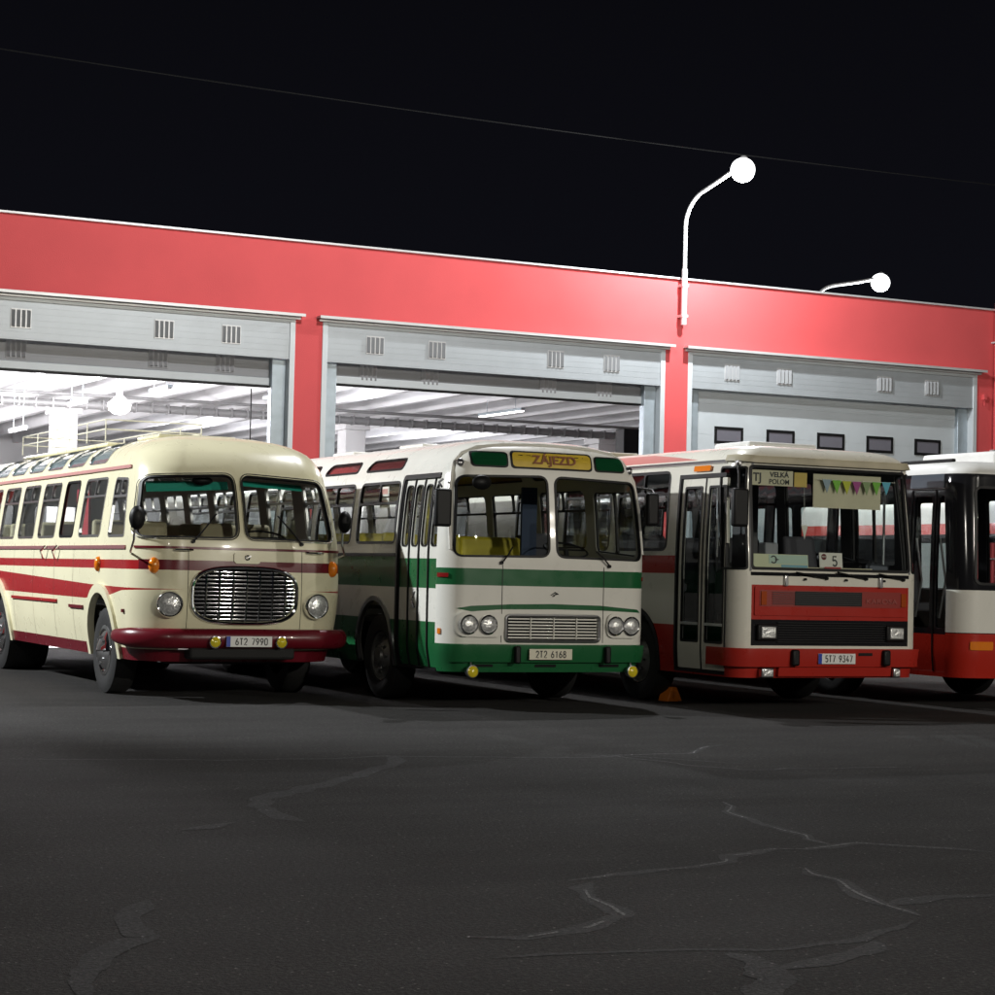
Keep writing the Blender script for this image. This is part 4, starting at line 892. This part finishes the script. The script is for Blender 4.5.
# hall lights
M_tube = emit('lit_tube', (1., .98, .95), 5)
def hall_light(x, y, z, L, lit, label):
    R = empty('hanging_light', label, 'ceiling light', (x, y, z), group='hanging strip lights in the hall')
    MB().box(-.06, .06, -L/2, L/2, 0, .07).build('housing', M_galv, R, bevel=.01)
    MB().box(-.045, .045, -L/2+.03, L/2-.03, -.03, -.001).build('tube', M_tube if lit else M_alu, R)
    for y_ in (-L/3, L/3): MB().tube([(0, y_, .07), (0, y_, 5.8-z)], .008, 5).build('hanger', M_galv, R)
hall_light(13.5, 45.2, 5.50, 1.5, 0, 'unlit strip light hanging right of the glaring lamp in the first doorway')
hall_light(11.9, 46.5, 5.18, 1.5, 0, 'unlit strip light hanging left of the glaring lamp in the first doorway')
hall_light(10.9, 48.0, 4.58, 1.5, 0, 'strip light hanging lowest at the left edge of the first doorway')
hall_light(22.1, 44.9, 5.42, 2.4, 1, 'lit strip light hanging under the beams in the second doorway')
R = empty('high_bay_lamp', 'glaring round lamp hanging in the first doorway above the cream coach', 'ceiling light', (12.5, 45.0, 5.10))
MB().lathe([(.001, .34), (.06, .33), (.08, .2), (.26, .02), (.28, -.02)], (0, 0, 0), (0, 0, 1), 24).build('reflector', M_alu, R, smooth=True)
MB().lathe([(.26, -.02), (.24, -.14), (.14, -.22), (.001, -.25)], (0, 0, 0), (0, 0, 1), 24).build('lamp_lens', emit('bay_glow', (1., .98, .96), 2.5), R, smooth=True)
MB().tube([(0, 0, .3), (0, 0, .68)], .01, 6).build('hanger', M_galv, R)

# ------------------------------------------------------------------ ground
def asphalt(name, base, k=1.):
    m = bpy.data.materials.new(name); m.use_nodes = True; nt = m.node_tree; N = nt.nodes; b = N['Principled BSDF']; L = nt.links.new
    tc = N.new('ShaderNodeTexCoord')
    def noise(sc, det=6, rough=.6):
        n = N.new('ShaderNodeTexNoise'); n.inputs['Scale'].default_value = sc; n.inputs['Detail'].default_value = det; n.inputs['Roughness'].default_value = rough; L(tc.outputs['Object'], n.inputs['Vector']); return n
    def mr(src, a, b_, c, d):
        r = N.new('ShaderNodeMapRange'); r.inputs['From Min'].default_value = a; r.inputs['From Max'].default_value = b_; r.inputs['To Min'].default_value = c; r.inputs['To Max'].default_value = d; L(src, r.inputs['Value']); return r.outputs[0]
    def mul(a, b_):
        x = N.new('ShaderNodeMath'); x.operation = 'MULTIPLY'; L(a, x.inputs[0]); L(b_, x.inputs[1]); return x.outputs[0]
    big = mr(noise(.16, 5).outputs['Fac'], .35, .65, .94, 1.06); mid = mr(noise(1.3, 8, .7).outputs['Fac'], .3, .7, .86, 1.14); fine = mr(noise(42, 3, .8).outputs['Fac'], .38, .62, .35, 1.8)
    v = N.new('ShaderNodeTexVoronoi'); v.inputs['Scale'].default_value = 42; L(tc.outputs['Object'], v.inputs['Vector'])
    sep = N.new('ShaderNodeSeparateColor'); L(v.outputs['Color'], sep.inputs[0]); st = mr(sep.outputs[0], .94, .96, 1., 6.5)
    near_ = mr(v.outputs['Distance'], .18, .30, 1., 0.)
    a = N.new('ShaderNodeMath'); a.operation = 'SUBTRACT'; L(st, a.inputs[0]); a.inputs[1].default_value = 1
    a2 = mul(a.outputs[0], near_); a3 = N.new('ShaderNodeMath'); a3.operation = 'ADD'; L(a2, a3.inputs[0]); a3.inputs[1].default_value = 1
    mp = N.new('ShaderNodeMapping'); mp.inputs['Scale'].default_value = (.22, 2.2, 1); L(tc.outputs['Object'], mp.inputs['Vector'])
    ns = N.new('ShaderNodeTexNoise'); ns.inputs['Scale'].default_value = .9; ns.inputs['Detail'].default_value = 7; ns.inputs['Roughness'].default_value = .65; L(mp.outputs[0], ns.inputs['Vector'])
    streak = mr(ns.outputs['Fac'], .35, .68, .72, 1.12)
    f = mul(mul(mul(big, mid), streak), mul(fine, a3.outputs[0]))
    mx = N.new('ShaderNodeMix'); mx.data_type = 'RGBA'; mx.blend_type = 'MULTIPLY'; mx.inputs[0].default_value = 1; mx.inputs[6].default_value = (*base, 1); L(f, mx.inputs[7]); L(mx.outputs[2], b.inputs['Base Color'])
    L(mr(noise(.5, 6).outputs['Fac'], .3, .7, .84, .95), b.inputs['Roughness'])
    b.inputs['Specular IOR Level'].default_value = .3
    bp = N.new('ShaderNodeBump'); bp.inputs['Strength'].default_value = .6*k; bp.inputs['Distance'].default_value = .012; L(fine, bp.inputs['Height']); L(bp.outputs[0], b.inputs['Normal'])
    return m
M_asph = asphalt('asphalt', (.0235, .0222, .021))
o = MB().add([(-150, -150, 0), (170, -150, 0), (170, 200, 0), (-150, 200, 0)], [(0, 1, 2, 3)]).build('ground', M_asph); tag(o, 'dark worn asphalt yard with repaired cracks', kind='structure')
# tar-sealed cracks
CR = {'A':[(3.36,15.12),(4.06,14.87),(5.15,14.62),(6.32,14.66),(7.2,14.49),(8.01,14.32),(8.95,14.48),(9.67,15.11)],
'B':[(6.32,14.66),(6.1,14.05),(5.55,13.41),(4.83,12.69),(4.38,12.13),(4.2,11.47),(4.18,10.98)],
'C':[(7.77,14.55),(8.17,14.29),(8.34,13.64),(8.59,13.16),(9.27,13.07),(10.14,13.0)],'c':[(8.1,14.48),(8.46,14.13),(8.86,13.51)],
'D':[(7.2,11.18),(6.89,10.59),(6.75,10.12),(6.66,9.66),(6.62,9.31)],
'E':[(4.67,8.54),(4.89,8.71),(5.16,8.8),(5.48,8.84),(5.77,9.01),(6.11,9.14),(6.41,9.21),(6.81,9.29),(7.0,9.09),(7.38,8.74)],
'e':[(4.67,8.54),(4.53,8.17),(4.43,7.85),(4.32,7.61),(4.02,7.33),(3.79,7.24),(3.55,7.3)],
'F':[(5.98,8.52),(5.89,8.12),(5.76,7.74),(5.66,7.41),(5.61,7.13)],'G':[(5.62,7.36),(6.05,7.47),(6.35,7.51)],
'H':[(3.45,6.91),(3.69,6.87),(4.05,6.8),(4.4,6.71),(4.69,6.72),(5.02,6.76),(5.56,7.07)],
'I':[(4.38,6.72),(4.36,6.47),(4.25,6.24),(4.09,6.1),(3.92,5.93)],'J':[(4.32,6.35),(4.58,6.42),(4.88,6.58),(5.03,6.75)],
'K':[(3.49,10.78),(3.84,11.06)],'M':[(2.57,8.56),(2.38,8.21),(2.29,7.75),(1.93,7.16),(1.77,6.68)]}
WD = dict(A=.035, B=.10, C=.03, c=.025, D=.05, E=.055, e=.07, F=.07, G=.06, H=.04, I=.10, J=.08, K=.08, M=.07)
BR = dict(A=.6, B=.25, C=1, c=.8, D=.7, E=1, e=.6, F=.6, G=.3, H=.4, I=.5, J=.5, K=.3, M=.1)
def ribbon(pts, w, z, seed, wob=.05, step=.035):
    rnd = random.Random(seed); P = []; 
    for i in range(len(pts)-1):
        a, b = np.array(pts[i]), np.array(pts[i+1]); n = max(2, int(np.hypot(*(b-a))/step))
        for j in range(n): P.append(a+(b-a)*j/n)
    P.append(np.array(pts[-1])); P = np.array(P); n = len(P)
    for amp, k in ((wob, 14), (wob*.5, 5)):
        c = np.array([[rnd.gauss(0, 1), rnd.gauss(0, 1)] for _ in range(n//k+3)]); t = np.arange(n)/k; i0 = t.astype(int); f = (t-i0)[:, None]; P = P+amp*(c[i0]*(1-f)+c[i0+1]*f)*.8
    d = np.gradient(P, axis=0); d /= np.linalg.norm(d, axis=1)[:, None]+1e-9; N = np.stack([-d[:, 1], d[:, 0]], 1)
    V = []; F = []; ww = [[.35+.65*abs(rnd.gauss(.8, .45)) for _ in range(n//6+3)] for _ in range(2)]
    sm_ = lambda a, i: a[i//6]*(1-(i%6)/6)+a[i//6+1]*(i%6)/6+rnd.gauss(0, .05)
    for i in range(n):
        e = min(1, min(i, n-1-i)/6+.15); wl = w*e*sm_(ww[0], i); wr = w*e*sm_(ww[1], i)
        V += [(*(P[i]+N[i]*wl*.5), z), (*(P[i]-N[i]*wr*.5), z)]
        if i: F.append((2*i, 2*i-2, 2*i-1, 2*i+1)[::-1] if False else (2*i-1, 2*i+1, 2*i, 2*i-2))
    return V, F
def tar(name, c, rough): return mat(name, c, rough, 0, .35, 9, .5, 30, spec=.6)
SEAL = {}; M_pale = asphalt('tar_pale', (.15, .15, .153), .5)
for i, (k, p) in enumerate(CR.items()):
    b = BR[k]; V, F = ribbon(p, WD[k]*1.7, .0006+.0001*i, i); g = 1.0+.55*b
    o = MB().add(V, F).build('crack_seal', SEAL.setdefault(b, asphalt('tar_seal', (.028*g, .0275*g, .028*g), .5))); tag(o, 'grey tar seal along a crack in the asphalt', kind='structure')
    if b >= .6:
        V, F = ribbon(p, WD[k]*.30, .0022+.0001*i, i+0, .05); rr = random.Random(i); keep = [rr.random() < .75 for _ in range(len(F)//4+2)]; F = [q for j, q in enumerate(F) if keep[j//4]]; o = MB().add(V, F).build('crack_seal', M_pale); tag(o, 'pale chalky crack line in the asphalt', kind='structure')
# chock
R = empty('wheel_chock', 'small orange wheel chock on the asphalt under the red and white bus door', 'wheel chock', (12.45, 20.6, 0), .3)
MB().add([(-.13, -.08, 0), (.13, -.08, 0), (.13, .08, 0), (-.13, .08, 0), (-.06, -.08, .17), (.03, -.08, .17), (.03, .08, .17), (-.06, .08, .17)], [(0,3,2,1),(4,5,6,7),(0,1,5,4),(1,2,6,5),(2,3,7,6),(3,0,4,7)]).build('wedge', mat('chock_orange', (.75, .20, .015), .5), R, bevel=.012)
for k in range(3): 
    t = .25+.25*k; MB().box(-.07+.0, .0+.0, -.086, -.079, .03, .13).build('rib', M_amber, R, loc=(.01+.04*k-.03, 0, -.03*k*.5), bevel=.003)

# ------------------------------------------------------------------ lights, world, camera
def pt(name, loc, p, col=(1, 1, 1), r=.15):
    l = bpy.data.lights.new(name, 'POINT'); l.energy = p; l.color = col; l.shadow_soft_size = r; o = bpy.data.objects.new(name, l); C.objects.link(o); o.location = loc; return o
LP = dict(yard_a=15000, yard_b=2100, yard_c=5500, left=14000, over=3300)
pt('yard_lamp_light', (17, -18, 10), LP['yard_a'], (1, .94, .83), .2)
pt('yard_lamp_light', (26, -10, 9.5), LP['yard_c'], (1, .94, .83), .2)
pt('yard_lamp_light', (-3, -6, 9.0), LP['yard_b'], (1, .95, .86), .2)
pt('arm_lamp_light', (20.6, 31.84, 8.72), 1600, (.95, .98, 1), .08); pt('arm_lamp_light', (30.84, 41.25, 8.52), 1500, (.95, .98, 1), .08)
pt('mast_lamp_light', (13.0, 24.3, 11.2), LP['over'], (.97, .98, 1), .12)
fl = bpy.data.lights.new('facade_lamp_light', 'SPOT'); fl.energy = LP['left']; fl.color = (.95, .98, 1); fl.spot_size = math.radians(62); fl.spot_blend = .5; fl.shadow_soft_size = .15
fo = bpy.data.objects.new('facade_lamp_light', fl); C.objects.link(fo); fo.location = (-4.0, 26.5, 9.0); fo.rotation_euler = (Vector((6.5, 23.5, .5))-fo.location).to_track_quat('-Z', 'Y').to_euler()
for x, y, p in ((8.2, 42.5, 1200), (12.0, 45.6, 1300), (8.5, 53, 1500), (10, 62, 800), (19.0, 47, 130), (25.5, 59, 420), (18.5, 60, 260)): pt('hall_lamp_light', (x, y, 4.9), p, (1, .97, 1.) if x < 15 else (.95, .95, 1.), .2)
sp = bpy.data.lights.new('gap_fill_spot', 'SPOT'); sp.energy = 5500; sp.spot_size = math.radians(46); sp.spot_blend = .4; sp.shadow_soft_size = .1  # added spot with no fixture, brightens the far bus and ground beside it
so = bpy.data.objects.new('gap_fill_spot', sp); C.objects.link(so); so.location = (20.4, 25.5, 12); so.rotation_euler = (Vector((21.6, 27.5, 0))-so.location).to_track_quat('-Z', 'Y').to_euler()
W = bpy.data.worlds.new('World'); scn.world = W; W.use_nodes = True; nt = W.node_tree; bg = nt.nodes['Background']
tc = nt.nodes.new('ShaderNodeTexCoord'); sx = nt.nodes.new('ShaderNodeSeparateXYZ'); nt.links.new(tc.outputs['Generated'], sx.inputs[0])
cr = nt.nodes.new('ShaderNodeValToRGB'); nt.links.new(sx.outputs['Z'], cr.inputs[0])
cr.color_ramp.elements[0].position = 0.; cr.color_ramp.elements[0].color = (.0050, .0052, .0080, 1); cr.color_ramp.elements[1].position = .45; cr.color_ramp.elements[1].color = (.0017, .0016, .0022, 1)
nt.links.new(cr.outputs[0], bg.inputs['Color']); bg.inputs['Strength'].default_value = 1.
yaw, pit, rol = [math.radians(a) for a in (26.1638, 2.15794, 1.35268)]
f = Vector((math.sin(yaw)*math.cos(pit), math.cos(yaw)*math.cos(pit), math.sin(pit))); r0 = Vector((math.cos(yaw), -math.sin(yaw), 0)); u0 = r0.cross(f)
r = r0*math.cos(rol)+u0*math.sin(rol); u = -r0*math.sin(rol)+u0*math.cos(rol)
cd = bpy.data.cameras.new('Camera'); cam = bpy.data.objects.new('Camera', cd); C.objects.link(cam); scn.camera = cam
cam.matrix_world = Matrix(((r.x, u.x, -f.x, 0), (r.y, u.y, -f.y, 0), (r.z, u.z, -f.z, 1.45), (0, 0, 0, 1)))
cd.sensor_width = 36; cd.lens = 36*2034.8/995*.996; cd.clip_end = 600; cd.clip_start = .05
vs = scn.view_settings; vs.view_transform = 'Standard'; vs.look = 'None'; vs.gamma = 1; vs.exposure = 0; vs.use_curve_mapping = False
scn.render.engine = 'CYCLES'
